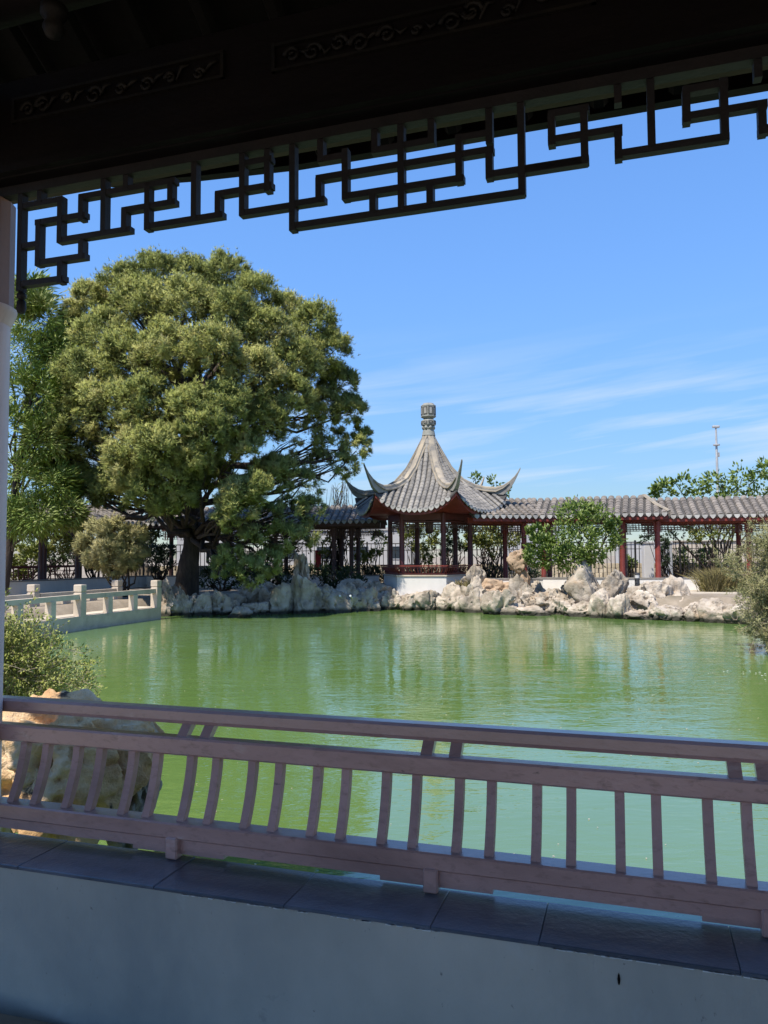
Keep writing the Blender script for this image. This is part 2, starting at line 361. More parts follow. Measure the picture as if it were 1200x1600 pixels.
# the road beyond the iron fence, and paving in front of the right-hand walkway
MB().box(-120, 120, 46.5, 54, .70, .86).build('road', M['asphalt'], kind='structure')
pv = MB(); pv.prism([(4.4, 36.6), (5.4, 34.6), (8, 34.0), (12.0, 32.6), (17, 32.0), (17, 35.5)], .6, .812); pv.build('path', M['paving'], kind='structure')
# low hills on the horizon
hx = np.linspace(-700, 900, 80); hv, hf = [], []
for k, x in enumerate(hx):
    h = 5+5*fbm(np.array([[x*.006, 1.3, 0]]), 5)[0]
    hv += [(x, 640, .3), (x, 700, h), (x, 900, h*1.2), (x, 1000, 0)]
for k in range(79):
    for j in range(3): hf.append((k*4+j, k*4+4+j, k*4+5+j, k*4+1+j))
MB().add(hv, hf).build('hills', M['hill'], smooth=True, kind='structure')

# ================================================================== the near walkway we look out of
FZ = .48
def near(name, label, cat, s0, t0, z0, group=None):
    p = nr*s0+nn*t0
    o = thing(name, label, cat, (p[0], p[1], z0), -AN, group); return o, (-s0, -t0, -z0)
CX0, CX1 = -2.889, 1.27                # column axes of the open bay
pav, po = near('viewing_walkway', 'dark timber walkway roof and columns that the photo is taken from', 'pavilion', -.8, 0, FZ)
MB().box(-11, 9, -5.0, 2.515, .30, FZ).build('floor', M['paving'], kind='structure').rotation_euler = (0, 0, -AN)
EVP = [(-2.9, 4.66), (-2.80, 4.63), (-2.24, 4.578), (-1.63, 4.543), (-1.04, 4.538), (2, 4.538), (2.9, 4.56), (3.4, 4.60)]
EV = [(-4.95, 4.5), (-3.9, 4.5), (-3.85, 4.80), (-3.5, 4.735)] + EVP + [(3.9, 4.65), (3.95, 4.5), (9, 4.5)]  # unseen run left of the corner is added to shade the near boulder
RZ, RT = 6.6, .4
def ev(s): return np.interp(s, [e[0] for e in EV], [e[1] for e in EV])
# roof deck as one thick sheet: front slope and rear slope
ss = sorted(set([e[0] for e in EV] + list(np.arange(-4.9, 9, .5))))
rf = MB(); secs = []
for s in ss:
    e = ev(s)
    secs.append([(s, 3.62, e+.07), (s, RT, RZ), (s, -2.7, 4.40), (s, -2.7, 4.55), (s, RT, RZ+.2), (s, 3.62, e+.19)])
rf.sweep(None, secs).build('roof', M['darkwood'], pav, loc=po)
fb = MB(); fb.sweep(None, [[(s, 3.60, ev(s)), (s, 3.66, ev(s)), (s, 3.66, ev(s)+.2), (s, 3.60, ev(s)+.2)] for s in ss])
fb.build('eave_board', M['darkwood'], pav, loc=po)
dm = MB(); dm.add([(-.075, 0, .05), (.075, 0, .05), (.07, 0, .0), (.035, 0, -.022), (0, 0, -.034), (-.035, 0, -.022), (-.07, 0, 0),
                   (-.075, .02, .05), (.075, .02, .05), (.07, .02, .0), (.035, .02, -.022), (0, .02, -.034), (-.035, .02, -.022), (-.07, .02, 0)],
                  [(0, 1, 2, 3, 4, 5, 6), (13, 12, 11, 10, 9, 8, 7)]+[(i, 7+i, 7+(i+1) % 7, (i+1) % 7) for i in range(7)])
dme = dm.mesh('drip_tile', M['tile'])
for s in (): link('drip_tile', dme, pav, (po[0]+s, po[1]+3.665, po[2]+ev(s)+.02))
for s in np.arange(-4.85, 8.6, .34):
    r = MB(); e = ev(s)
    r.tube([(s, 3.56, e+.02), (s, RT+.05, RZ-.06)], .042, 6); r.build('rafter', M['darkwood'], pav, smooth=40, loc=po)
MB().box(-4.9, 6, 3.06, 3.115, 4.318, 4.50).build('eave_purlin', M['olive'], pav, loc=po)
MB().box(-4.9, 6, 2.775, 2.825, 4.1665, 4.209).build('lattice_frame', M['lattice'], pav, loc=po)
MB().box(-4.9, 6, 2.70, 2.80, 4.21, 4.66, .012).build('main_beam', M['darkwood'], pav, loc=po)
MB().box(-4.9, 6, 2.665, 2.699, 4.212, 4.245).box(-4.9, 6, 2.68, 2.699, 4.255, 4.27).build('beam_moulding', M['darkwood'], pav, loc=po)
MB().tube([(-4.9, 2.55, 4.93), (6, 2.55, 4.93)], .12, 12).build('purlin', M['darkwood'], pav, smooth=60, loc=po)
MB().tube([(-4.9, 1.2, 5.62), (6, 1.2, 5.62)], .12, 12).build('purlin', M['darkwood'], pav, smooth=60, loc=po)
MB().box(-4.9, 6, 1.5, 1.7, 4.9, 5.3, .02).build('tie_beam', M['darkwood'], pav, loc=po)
# carved panels on the inner face of the beam
rnd = random.Random(4)
def scroll(mb, s, z, r, flip, t=2.690):
    pts = []
    for k in range(15):
        a = k*.62; rr = r*(1-k/17); pts.append((s+flip*rr*math.cos(a), t-.004, z+rr*math.sin(a)))
    mb.tube(pts, [.011*(1-.5*k/15) for k in range(15)], 5)
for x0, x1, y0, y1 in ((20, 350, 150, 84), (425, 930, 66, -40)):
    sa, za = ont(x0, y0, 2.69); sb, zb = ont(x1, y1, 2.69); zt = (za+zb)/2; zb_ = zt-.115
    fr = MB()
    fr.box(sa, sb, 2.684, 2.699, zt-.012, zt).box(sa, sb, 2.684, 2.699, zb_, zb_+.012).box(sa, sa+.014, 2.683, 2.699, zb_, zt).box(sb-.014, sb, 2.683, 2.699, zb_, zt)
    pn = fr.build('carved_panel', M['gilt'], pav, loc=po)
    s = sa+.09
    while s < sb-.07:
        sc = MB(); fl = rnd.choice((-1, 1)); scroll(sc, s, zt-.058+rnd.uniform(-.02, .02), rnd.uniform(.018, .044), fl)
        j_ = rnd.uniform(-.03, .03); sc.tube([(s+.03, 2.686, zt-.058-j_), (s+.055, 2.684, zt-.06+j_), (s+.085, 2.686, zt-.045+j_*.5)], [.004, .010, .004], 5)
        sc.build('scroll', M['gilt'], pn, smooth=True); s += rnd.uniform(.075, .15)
sq, zq = ont(84, 36, 2.3)
pd = MB(); pd.lathe([(.001, zq-.06), (.03, zq-.05), (.042, zq-.02), (.028, zq+.01), (.05, zq+.03), (.05, zq+.06), (.02, zq+.075), (.02, zq+.35)], 12, sq, 2.3)
pd.build('carved_pendant', M['gilt'], pav, smooth=True, loc=po)
for cx in (CX0, CX1, 5.25):
    MB().lathe([(.20, FZ), (.20, FZ+.1), (.165, FZ+.16), (.145, FZ+.2), (.145, 4.17)], 28, cx, 2.80).build('column', M['postnear'], pav, smooth=40, loc=po)
    MB().lathe([(.159, 3.665), (.159, 4.166)], 16, cx, 2.80, math.pi/16).build('column_sheath', M['sheath'], pav, loc=po)
    for a_ in (-1.25, -.75, -.3): MB().bar((cx+.158*math.cos(a_), 2.80+.158*math.sin(a_), 3.668), (cx+.158*math.cos(a_), 2.80+.158*math.sin(a_), 4.16), .012, .012, (1, 0, 0)).build('sheath_fillet', M['darkwood'], pav, loc=po)
    MB().lathe([(.146, 3.585), (.152, 3.60), (.168, 3.64), (.172, 3.655), (.172, 3.667)], 24, cx, 2.80).build('sheath_base', M['postnear'], pav, smooth=40, loc=po)
    MB().lathe([(.145, FZ), (.145, 4.3)], 20, cx, -1.9).build('column', M['postnear'], pav, smooth=40, loc=po)
    MB().box(cx-.1, cx+.1, -1.9, 2.7, 4.32, 4.62, .01).build('cross_beam', M['darkwood'], pav, loc=po)

# ------------------------------------------------------------------ low wall with slate coping, under the railing
wall, wo_ = near('parapet_wall', 'low grey plastered wall with slate coping across the bottom of the view', 'wall', -.8, 2.66, FZ)
MB().box(-9, 7, 2.522, 2.79, .3, 1.2702).build('plaster_face', M['inner'], wall, loc=wo_)
js = sorted([ont(240, 1380, 2.515)[0], ont(672, 1447, 2.515)[0], ont(842, 1470, 2.515)[0]])
cuts = [js[0]-.62*k for k in range(12, 0, -1)] + [js[0], (js[0]+js[1])/2, js[1], js[2]] + [js[2]+.58*k for k in range(1, 11)]
rnd = random.Random(7)
for a, b in zip(cuts[:-1], cuts[1:]):
    z = rnd.uniform(-.0015, .0015)
    MB().box(a+.0007, b-.0007, 2.514+rnd.uniform(0, .003), 2.805, 1.271, 1.2845+z, .0025).build('coping_stone', M['slate'], wall, loc=wo_)
fl = MB()
for k in range(150):
    s = rnd.uniform(-2.6, .5)
    if vnoise(np.array([[s*2.3, 0, 0]]), 9)[0] < -.05: continue
    w = rnd.uniform(.003, .016); h = rnd.uniform(.0015, .004)
    fl.box(s-w, s+w, 2.5135, 2.5225, 1.2715-h, 1.2712)
fl.build('mortar_flecks', M['lampglass'], wall, loc=wo_, kind='stuff')
sq, zq = ont(967, 1530, 2.52)
MB().lathe([(.0005, zq-.018), (.003, zq-.012), (.0045, zq), (.003, zq+.01), (.0005, zq+.018)], 8, sq, 2.5205).build('rust_spot', M['darkwood'], wall, loc=wo_)

# ------------------------------------------------------------------ leaning backrest railing on the coping
ral, ro = near('backrest_railing', 'mauve brown timber backrest railing with curved balusters on the slate coping', 'railing', -.8, 2.79, 1.2845)
R0, R1 = CX0, CX1
MB().box(R0, R1, 2.755, 2.845, 1.362, 1.4255, .006).build('bottom_rail', M['rail'], ral, loc=ro)
MB().box(R0, R1, 2.772, 2.832, 1.318, 1.3605).build('apron', M['rail'], ral, loc=ro)
MB().box(R0, R1, 2.850, 2.915, 1.668, 1.742, .008).build('middle_rail', M['rail'], ral, loc=ro)
tr = MB(); prof = [(2.913, 1.786), (2.995, 1.786), (3.0, 1.80), (2.996, 1.835), (2.98, 1.845), (2.925, 1.845), (2.911, 1.835), (2.909, 1.80)]
tr.sweep(None, [[(s, a, b) for a, b in prof] for s in (R0, R1)]).build('top_rail', M['rail'], ral, loc=ro)
pf = [(2.800, 1.4225), (2.8175, 1.455), (2.837, 1.50), (2.853, 1.545), (2.866, 1.59), (2.875, 1.63), (2.880, 1.672)]
bal = MB().sweep(None, [[(-.0165, t_-.017, z_), (.0165, t_-.017, z_), (.0165, t_+.017, z_), (-.0165, t_+.017, z_)] for t_, z_ in pf]).mesh('baluster', M['balpaint'])
k = 0
while True:
    s = -2.625+.2855*k; k += 1
    if s > R1-.05: break
    for q in (0, .1205):
        if s+q < R1-.03: link('baluster', bal, ral, (ro[0]+s+q, ro[1], ro[2]))
peg = MB().sweep(None, [[(-.0225, 2.868, 1.738), (.0225, 2.868, 1.738), (.0225, 2.908, 1.738), (-.0225, 2.908, 1.738)],
                        [(-.0225, 2.920, 1.790), (.0225, 2.920, 1.790), (.0225, 2.965, 1.790), (-.0225, 2.965, 1.790)]]).mesh('peg', M['rail'])
for px, py in ((288, 1142), (323, 1145), (668, 1170), (712, 1173), (1148, 1206), (1193, 1209)):
    link('peg', peg, ral, (ro[0]+ont(px, py, 2.895)[0], ro[1], ro[2]))
for px, py in ((267, 1315), (672, 1370), (1205, 1440)):
    s = ont(px, py, 2.745)[0]
    MB().box(s-.027, s+.027, 2.742, 2.790, 1.2865, 1.372, .006).build('leg', M['rail'], ral, loc=ro)
    MB().box(s-.20, s+.22, 2.776, 2.828, 1.300, 1.3175).build('foot_block', M['rail'], ral, loc=ro)

# ------------------------------------------------------------------ hanging lattice under the beam
lat, lo = near('hanging_lattice', 'dark stepped fretwork hanging under the beam across the open bay', 'lattice', -.8, 2.80, 4.165)
V = [(35, 285, 452), (66, 290, 315), (97, 315, 377), (197, 328, 360), (269, 285, 318), (63, 347, 413), (130, 377, 402), (97, 408, 440), (130, 307, 342),
     (165, 270, 363), (233, 293, 357), (343, 303, 338), (306, 250, 343), (381, 235, 335), (420, 230, 297), (200, 265, 293),
     (459, 215, 358), (500, 280, 315), (541, 235, 310), (718, 213, 283), (765, 235, 277), (628, 185, 330), (584, 307, 333), (673, 290, 318), (503, 210, 250), (587, 193, 237), (675, 178, 222), (765, 163, 222),
     (815, 155, 301), (913, 170, 253), (862, 180, 225), (966, 200, 247), (1131, 125, 216), (1017, 120, 227), (1072, 143, 190), (1190, 160, 208), (965, 118, 160), (1183, 80, 120)]
H = [(35, 98, 323, 315), (97, 203, 377, 360), (197, 273, 330, 318), (62, 133, 347, 340), (63, 133, 412, 402), (35, 63, 386, 383), (35, 100, 445, 437),
     (130, 234, 308, 293), (233, 347, 355, 338), (343, 423, 305, 292), (381, 460, 335, 323), (459, 505, 320, 315), (500, 767, 282, 235), (459, 815, 355, 303),
     (541, 721, 308, 282), (765, 915, 277, 250), (862, 967, 225, 200), (815, 913, 271, 252), (966, 1133, 246, 214), (1072, 1192, 190, 160), (587, 675, 237, 223),
     (503, 541, 252, 245), (718, 765, 218, 211), (1190, 1260, 206, 193), (233, 273, 292, 284), (381, 423, 258, 251), (862, 915, 181, 172), (1072, 1131, 144, 133)]
LT = 2.80
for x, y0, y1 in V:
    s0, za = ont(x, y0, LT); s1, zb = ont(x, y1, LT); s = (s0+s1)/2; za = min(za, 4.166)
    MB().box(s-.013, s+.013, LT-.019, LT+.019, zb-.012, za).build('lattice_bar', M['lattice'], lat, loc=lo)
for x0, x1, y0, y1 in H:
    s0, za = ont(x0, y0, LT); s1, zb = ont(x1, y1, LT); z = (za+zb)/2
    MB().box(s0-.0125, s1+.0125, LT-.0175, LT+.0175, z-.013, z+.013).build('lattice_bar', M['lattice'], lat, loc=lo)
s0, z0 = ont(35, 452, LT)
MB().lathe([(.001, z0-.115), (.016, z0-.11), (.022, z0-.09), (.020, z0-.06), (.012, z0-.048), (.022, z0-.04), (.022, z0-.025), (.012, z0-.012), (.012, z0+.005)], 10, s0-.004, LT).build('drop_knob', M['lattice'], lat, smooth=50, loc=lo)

# ================================================================== the hexagonal pavilion over the far bank
GZ = .80
HX, HY = 2.24, 38.0
hex_, ho = thing('hexagonal_pavilion', 'hexagonal pavilion with steep grey tiled roof, upturned corners and tall finial', 'pavilion', (HX, HY, GZ)), (0, 0, -GZ)
TH = [RD(-74.5+60*k) for k in range(6)]
T30 = math.tan(RD(30))
_zr = [.15, .35, .61, 1.0, 1.5, 2.25, 2.86, 3.32]; _zz = [8.75, 8.15, 7.45, 6.66, 6.02, 5.36, 4.92, 4.55]
def zm(r):
    c = np.polynomial.polynomial.Polynomial.fit(_zr, _zz, 5); return c(r)
_c = np.polynomial.polynomial.Polynomial.fit(_zr, _zz, 5)
def zs(r, u):
    f = min(1.0, abs(u)/max(r*T30, 1e-4)); return float(_c(r)) + .85*f**2.6*(r/3.32)**3
def hexpt(a, r, u, z):      # a: direction of the middle of the side
    return (r*math.cos(a)-u*math.sin(a), r*math.sin(a)+u*math.cos(a), z)
dp = MB(); dpp = [(-.112, .035), (.112, .035), (.118, -.025), (.08, -.10), (0, -.16), (-.08, -.10), (-.118, -.025)]
dp.add([(x, -.02, z) for x, z in dpp]+[(x, .02, z) for x, z in dpp], [(0, 1, 2, 3, 4, 5, 6), (13, 12, 11, 10, 9, 8, 7)]+[(i, 7+i, 7+(i+1) % 7, (i+1) % 7) for i in range(7)])
drip_far = dp.mesh('drip_tile', M['drip'])
def barrel(path, nrm_, wdir, r0=.117, r1=.103, step=.26):
    """overlapping half-round tiles along a path; returns MB"""
    mb = MB(); P = [np.array(p, float) for p in path]
    seg = [0]
    for a, b in zip(P[:-1], P[1:]): seg.append(seg[-1]+np.linalg.norm(b-a))
    L = seg[-1]; n = max(1, int(round(L/step))); secs = []
    def pt(s): return np.array([np.interp(s, seg, [p[i] for p in P]) for i in range(3)])
    for k in range(n):
        for s, r in ((L*k/n, r0), (L*(k+1)/n, r1)):
            c = pt(s); d = pt(min(s+.02, L))-pt(max(s-.02, 0)); d /= np.linalg.norm(d); up = np.cross(wdir, d); up /= np.linalg.norm(up)
            if up[2] < 0: up = -up
            secs.append([c+wdir*(r*math.cos(a))+up*(r*.85*math.sin(a)-.015) for a in np.linspace(0, math.pi, 6)])
    return mb.sweep(None, secs, True)
for k in range(6):
    a = TH[k]+RD(30)
    vis = k in (0, 4, 5, 3)
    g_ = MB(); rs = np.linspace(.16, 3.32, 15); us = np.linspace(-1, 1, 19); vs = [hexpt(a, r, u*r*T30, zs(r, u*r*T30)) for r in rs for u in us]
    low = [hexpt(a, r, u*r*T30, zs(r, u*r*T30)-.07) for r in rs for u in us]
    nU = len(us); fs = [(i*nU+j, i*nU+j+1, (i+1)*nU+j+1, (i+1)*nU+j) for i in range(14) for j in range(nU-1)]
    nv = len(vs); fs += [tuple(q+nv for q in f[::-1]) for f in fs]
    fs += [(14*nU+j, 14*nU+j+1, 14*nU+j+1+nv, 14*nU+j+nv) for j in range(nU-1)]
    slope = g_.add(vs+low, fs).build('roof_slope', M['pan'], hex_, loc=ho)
    # red eave board and soffit under the tiles
    eb = MB(); prof = [(3.27, -.075), (3.27, -.24), (3.21, -.24), (3.21, -.075)]
    eb.sweep(None, [[hexpt(a, r, u*r*T30, zs(3.32, u*3.32*T30)+dz) for r, dz in prof] for u in us])
    eb.build('eave_board', M['red'], hex_, loc=ho)
    so = MB(); rr = np.linspace(1.70, 3.2, 5)
    vv = [hexpt(a, r, u*r*T30, (4.45*(1-w)+(zs(3.32, u*3.32*T30)-.14)*w)) for r, w in zip(rr, np.linspace(0, 1, 5)) for u in us]
    so.add(vv, [(i*nU+j, i*nU+j+1, (i+1)*nU+j+1, (i+1)*nU+j) for i in range(4) for j in range(nU-1)]).build('soffit', M['red'], hex_, loc=ho)
    wd = np.array([-math.sin(a), math.cos(a), 0])
    for j in range(-7, 8):
        u = j*.252; r_in = max(.34, abs(u)/T30+.15)
        if r_in > 3.2: continue
        path = [hexpt(a, r, u, zs(r, u)+.01) for r in np.linspace(3.38, r_in, 14)]
        barrel(path, None, wd).build('tile_row', M['tilepav'], slope, smooth=35)
        link('drip_tile', drip_far, slope, hexpt(a, 3.395, u, zs(3.32, u)+.005), (RD(-12), 0, a+math.pi/2))
        if abs(u)+.126 < 1.85:
            pass
for k in range(6):
    th = TH[k]; e = np.array([math.cos(th), math.sin(th), 0]); w = np.array([-math.sin(th), math.cos(th), 0])
    R_ = [.16, .35, .71, 1.16, 1.74, 2.3, 2.8, 3.3, 3.65, 3.95, 4.2, 4.36, 4.48]
    Zt = [8.72, 8.28, 7.62, 6.84, 6.22, 5.93, 5.80, 5.76, 5.85, 6.03, 6.26, 6.47, 6.68]
    body, cap, cap2 = [], [], []
    for r, zt in zip(R_, Zt):
        zb = zs(r*.866, r*.5)-.05 if r < 3.84 else np.interp(r, [3.83, 3.95, 4.2, 4.48], [5.33, 5.60, 6.02, 6.59])
        f = 1 if r < 3.3 else np.interp(r, [3.3, 3.95, 4.48], [1, .5, .22])
        wb, wc = .165*f, .115*f
        c = e*r
        body.append([c+w*s*wb+np.array([0, 0, z]) for s, z in ((-1, min(zb, zt-.06)), (1, min(zb, zt-.06)), (.85, zt-.12*f), (-.85, zt-.12*f))])
        cap.append([c+w*s*wc+np.array([0, 0, z]) for s, z in ((-1.25, zt-.115*f), (1.25, zt-.115*f), (1.2, zt-.04*f), (.6, zt), (-.6, zt), (-1.2, zt-.04*f))])
        cap2.append([c+w*s*wb+np.array([0, 0, z]) for s, z in ((-1.45, zt-.25*f), (1.45, zt-.25*f), (1.4, zt-.19*f), (-1.4, zt-.19*f))])
    rg = MB().sweep(None, body).build('ridge', M['ridge'], hex_, smooth=35, loc=ho)
    MB().sweep(None, cap).build('ridge_cap', M['ridgecap'], rg, smooth=45)
    MB().sweep(None, cap2[:10]).build('ridge_moulding', M['ridgecap'], rg, smooth=45)
    # column, stone foot, beam to the next column, lattice and railing
    c0 = e*2.0; th2 = TH[(k+1) % 6]; c1 = np.array([math.cos(th2), math.sin(th2), 0])*2.0
    cm = M['maroon']
    col = MB().lathe([(.15, 1.40), (.16, 1.6), (.125, 1.72), (.115, 4.45)], 14, c0[0], c0[1]).build('column', cm, hex_, smooth=40, loc=ho)
    MB().bar(c0+(0, 0, 4.29), c1+(0, 0, 4.29), .14, .30).build('beam', M['maroon'], hex_, loc=ho)
    MB().bar(c0+(0, 0, 4.06), c1+(0, 0, 4.06), .07, .06).build('beam', M['maroon'], hex_, loc=ho)
    d = (c1-c0)/2.0; fw_ = MB(); rn = random.Random(k)
    zt, zb = 4.03, 3.52
    xs = np.arange(.14, 1.9, .115)
    for i, x in enumerate(xs):
        edge = min(x, 2-x); bot = zb if edge < .35 else (zb+.16 if edge < .65 else zb+.26)
        t0_ = zt-.08*(i % 2); fw_.bar(c0+d*x+(0, 0, bot), c0+d*x+(0, 0, t0_), .028, .028, (1, 0, 0))
    for z, a_, b_ in ((3.95, .14, 1.86), (3.86, .14, .9), (3.86, 1.1, 1.86), (3.78, .14, 1.86), (3.68, .14, .66), (3.68, 1.34, 1.86), (3.56, .14, .36), (3.56, 1.64, 1.86)):
        fw_.bar(c0+d*a_+(0, 0, z), c0+d*b_+(0, 0, z), .026, .026)
    fw_.build('fretwork', M['brown'], hex_, loc=ho)
    if k in (0, 5, 4, 3):
        am = TH[k]+RD(30); rl = MB()
        A0, A1 = 1.92, 2.16
        def rp(r, u, z): return hexpt(am, r, u, z)
        h0, h1 = A0*T30-.02, A1*T30
        rl.bar(rp(A0, -h0, 1.60), rp(A0, h0, 1.60), .09, .10)
        rl.bar(rp(A1-.03, -h1, 1.90), rp(A1-.03, h1, 1.90), .05, .045)
        rl.bar(rp(A1, -h1, 1.985), rp(A1, h1, 1.985), .07, .06)
        ro_ = rl.build('railing', M['red'], hex_, loc=ho)
        for u in np.linspace(-.97, .97, 15):
            MB().sweep(None, [[rp(r-.016, q+du, z) for r_, du in ((0, -.023), (0, .023))]+[rp(r+.016, q+du, z) for du in (.023, -.023)] for r, q, z in ((A0, u*h0, 1.64), ((A0*.45+A1*.55), u*(h0*.45+h1*.55), 1.78), (A1-.03, u*(h1-.02), 1.90))]).build('baluster', M['red'], ro_)
# plinth, floor, inner ceiling, finial
poly = lambda r: [(r*math.cos(t_), r*math.sin(t_)) for t_ in TH]
MB().prism(poly(2.34), .4, 1.50).build('plinth', M['white'], hex_, loc=ho)
MB().prism(poly(2.40), 1.502, 1.56).build('plinth_coping', M['bridge'], hex_, loc=ho)
MB().prism(poly(1.95), 4.46, 4.50).build('ceiling', M['brown'], hex_, loc=ho)
fin = MB().lathe([(.34, 8.40), (.30, 8.62), (.27, 8.70), (.30, 8.73), (.30, 8.78)], 12, a0=TH[0]).build('finial', M['finial'], hex_, smooth=30, loc=ho)
for k in range(8):
    a = TH[0]+k*math.pi/4
    MB().lathe([(.01, 8.70), (.075, 8.73), (.095, 8.80), (.075, 8.87), (.01, 8.90)], 8, .255*math.cos(a), .255*math.sin(a)).build('bead', M['finial'], fin, smooth=True)
for prof, nm in (([(.27, 8.78), (.27, 8.90), (.36, 8.92), (.37, 8.95), (.37, 9.14), (.345, 9.17), (.25, 9.20)], 'lower_drum'),
                 ([(.25, 9.19), (.25, 9.26), (.33, 9.30), (.38, 9.34), (.38, 9.38), (.37, 9.40), (.37, 9.86), (.38, 9.88), (.36, 9.93), (.27, 9.99), (.26, 10.02), (.02, 10.04)], 'upper_drum')):
    MB().lathe(prof, 8, a0=TH[0]+RD(22.5)).build(nm, M['finial'], fin)
for k in range(8):
    a = TH[0]+k*math.pi/4+math.pi/4; R_ = .37*math.cos(math.pi/8)
    for z0, z1, hw, nm in ((9.44, 9.82, .105, 'panel_frame'), (8.985, 9.11, .105, 'panel_frame')):
        f_ = MB()
        for u0, u1, q0, q1 in ((-hw, hw, z0, z0+.022), (-hw, hw, z1-.022, z1), (-hw, -hw+.022, z0+.0221, z1-.0221), (hw-.022, hw, z0+.0221, z1-.0221)):
            f_.add([hexpt(a, r, u, z) for r in (R_-.01, R_+.018) for u in (u0, u1) for z in (q0, q1)], [(0,1,3,2), (4,6,7,5), (0,4,5,1), (2,3,7,6), (0,2,6,4), (1,5,7,3)])
        f_.build(nm, M['pan'], fin)
        f2 = MB(); i_ = .05
        f2.add([hexpt(a, r, u, z) for r in (R_-.01, R_+.014) for u in (-hw+i_, hw-i_) for z in (z0+i_*.8, z1-i_*.8)], [(0,1,3,2), (4,6,7,5), (0,4,5,1), (2,3,7,6), (0,2,6,4), (1,5,7,3)])
        f2.build('panel', M['drip'], fin)

# ================================================================== covered walkways
rowcache = {}
def gallery(p0, p1, label, cols, w=2.2, ze=4.28, zr=5.15, ov=.75, hip=False, wallgap=None, pitch=.325, colm='red', z0=.95, tiles=True, cols_back=None, rail_back=None):
    dx, dy = p1[0]-p0[0], p1[1]-p0[1]; L = math.hypot(dx, dy); ang = math.atan2(dy, dx)
    t = thing('covered_walkway', label, 'walkway', (p0[0], p0[1], z0), ang, 'covered walkways along the far bank'); lo_ = (0, 0, -z0)
    yr = w/2
    def prof(f):                       # 0 at the eave, 1 at the ridge
        return -ov+(yr+ov)*f, ze+(zr-ze)*(.80*f+.20*f*f)
    P = [prof(f) for f in np.linspace(0, 1, 7)]
    front = [(y, z) for y, z in P]; back = [(2*yr-y, z) for y, z in P[::-1]][1:]
    x1 = L-1.0 if hip else L
    top = front+back; und = [(y, z-.09) for y, z in top[::-1]]
    rf = MB().sweep(None, [[(x, y, z) for y, z in top+und] for x in (0, x1)])
    if hip:                            # hipped end
        yb = 2*yr+ov
        rf.add([(x1, -ov, ze), (L, -ov, ze), (L, yb, ze), (x1, yb, ze), (x1, yr, zr), (x1, -ov, ze-.09), (L, -ov, ze-.09), (L, yb, ze-.09), (x1, yb, ze-.09)],
               [(0, 1, 4), (1, 2, 4), (2, 3, 4), (5, 6, 1, 0), (6, 7, 2, 1), (7, 8, 3, 2), (5, 8, 7, 6)])
    rf.build('roof', M['pan'], t, loc=lo_)
    if hip:
        hb_ = MB()
        pts = [(x1-.12, yr, zr+.07), (x1, yr, zr+.08), (x1+.5, yr*.5-ov*.5, (ze+zr)/2+.04), (L+.05, -ov-.05, ze+.10)]
        hb_.tube(pts, [.09, .10, .09, .07], 6); hb_.build('hip_ridge', M['ridgecap'], t, smooth=40, loc=lo_)
    n = int(L/pitch); xs = [(i+.5)*L/n for i in range(n)]
    key = (w, ze, zr, ov)
    if tiles:
        if key not in rowcache:
            rowcache[key] = [barrel([(0, y, z+.01) for y, z in [(-ov-.05, ze-.01)]+P[1:]]+[], None, np.array([1., 0, 0]), .146, .128, .3).mesh('tile_row', M['tile'], 35) for _ in range(1)]
        for x in xs:
            if hip and x > x1:
                f = max(.06, 1-(x-x1)/1.0); Q = [prof(q) for q in np.linspace(0, f, 5)]
                barrel([(x, y, z+.01) for y, z in [(-ov-.05, ze-.01)]+Q[1:]], None, np.array([1., 0, 0]), .146, .128, .3).build('tile_row', M['tile'], t, smooth=35, loc=lo_)
            else:
                o = link('tile_row', rowcache[key][0], t, (x+rnd.uniform(-.012, .012), 0, lo_[2]+rnd.uniform(-.01, .012)), (0, 0, rnd.uniform(-.012, .012)))
            link('drip_tile', drip_far, t, (x, -ov-.06, lo_[2]+ze+.01), (RD(-10), 0, 0))
            if x < x1: link('crest_tile', crest, t, (x, yr, lo_[2]+zr+.015+rnd.uniform(-.015, .02)))
    MB().box(.02, L-.02, -ov+.03, -ov+.07, ze-.25, ze-.095).build('eave_board', M[colm], t, loc=lo_)
    MB().box(0, L, -.06, .06, ze-.32, ze-.06).build('beam', M[colm], t, loc=lo_)
    MB().box(0, L, w-.06, w+.06, ze-.32, ze-.06).build('beam', M[colm], t, loc=lo_)
    for y, cc in ((0, cols), (w, cols_back or cols)):
        for x in cc:
            MB().lathe([(.165, z0-.2), (.165, z0+.12), (.125, z0+.2), (.118, ze-.3)], 12, x, y).build('column', M[colm], t, smooth=40, loc=lo_)
            MB().box(x-.16, x+.16, y-.07, y+.07, ze-.75, ze-.33).build('bracket', M[colm], t, loc=lo_)
        ce = [0]+list(cc)+[L]
        for a_, b_ in zip(ce[:-1], ce[1:]):
            if b_-a_ < .8: continue
            fw_ = MB(); l = b_-a_; z_t, z_b = ze-.34, ze-.86
            for i, x in enumerate(np.arange(a_+.18, b_-.12, .14)):
                e_ = min(x-a_, b_-x); bot = z_b if e_ < .4 else (z_b+.18 if e_ < .8 else z_b+.29)
                fw_.box(x-.014, x+.014, y-.014, y+.014, bot, z_t-.08*(i % 2))
            for z, f0, f1 in ((z_t-.08, .1, l-.1), (z_t-.17, .1, l*.42), (z_t-.17, l*.58, l-.1), (z_t-.26, .1, l-.1), (z_t-.36, .1, .75), (z_t-.36, l-.75, l-.1), (z_t-.5, .1, .4), (z_t-.5, l-.4, l-.1)):
                fw_.box(a_+f0, a_+f1, y-.013, y+.013, z-.013, z+.013)
            fw_.build('fretwork', M['brown'], t, loc=lo_)
    MB().box(0, L, .12, w+.3, z0-.3, z0).build('floor', M['floor'], t, loc=lo_)
    return t, lo_, L
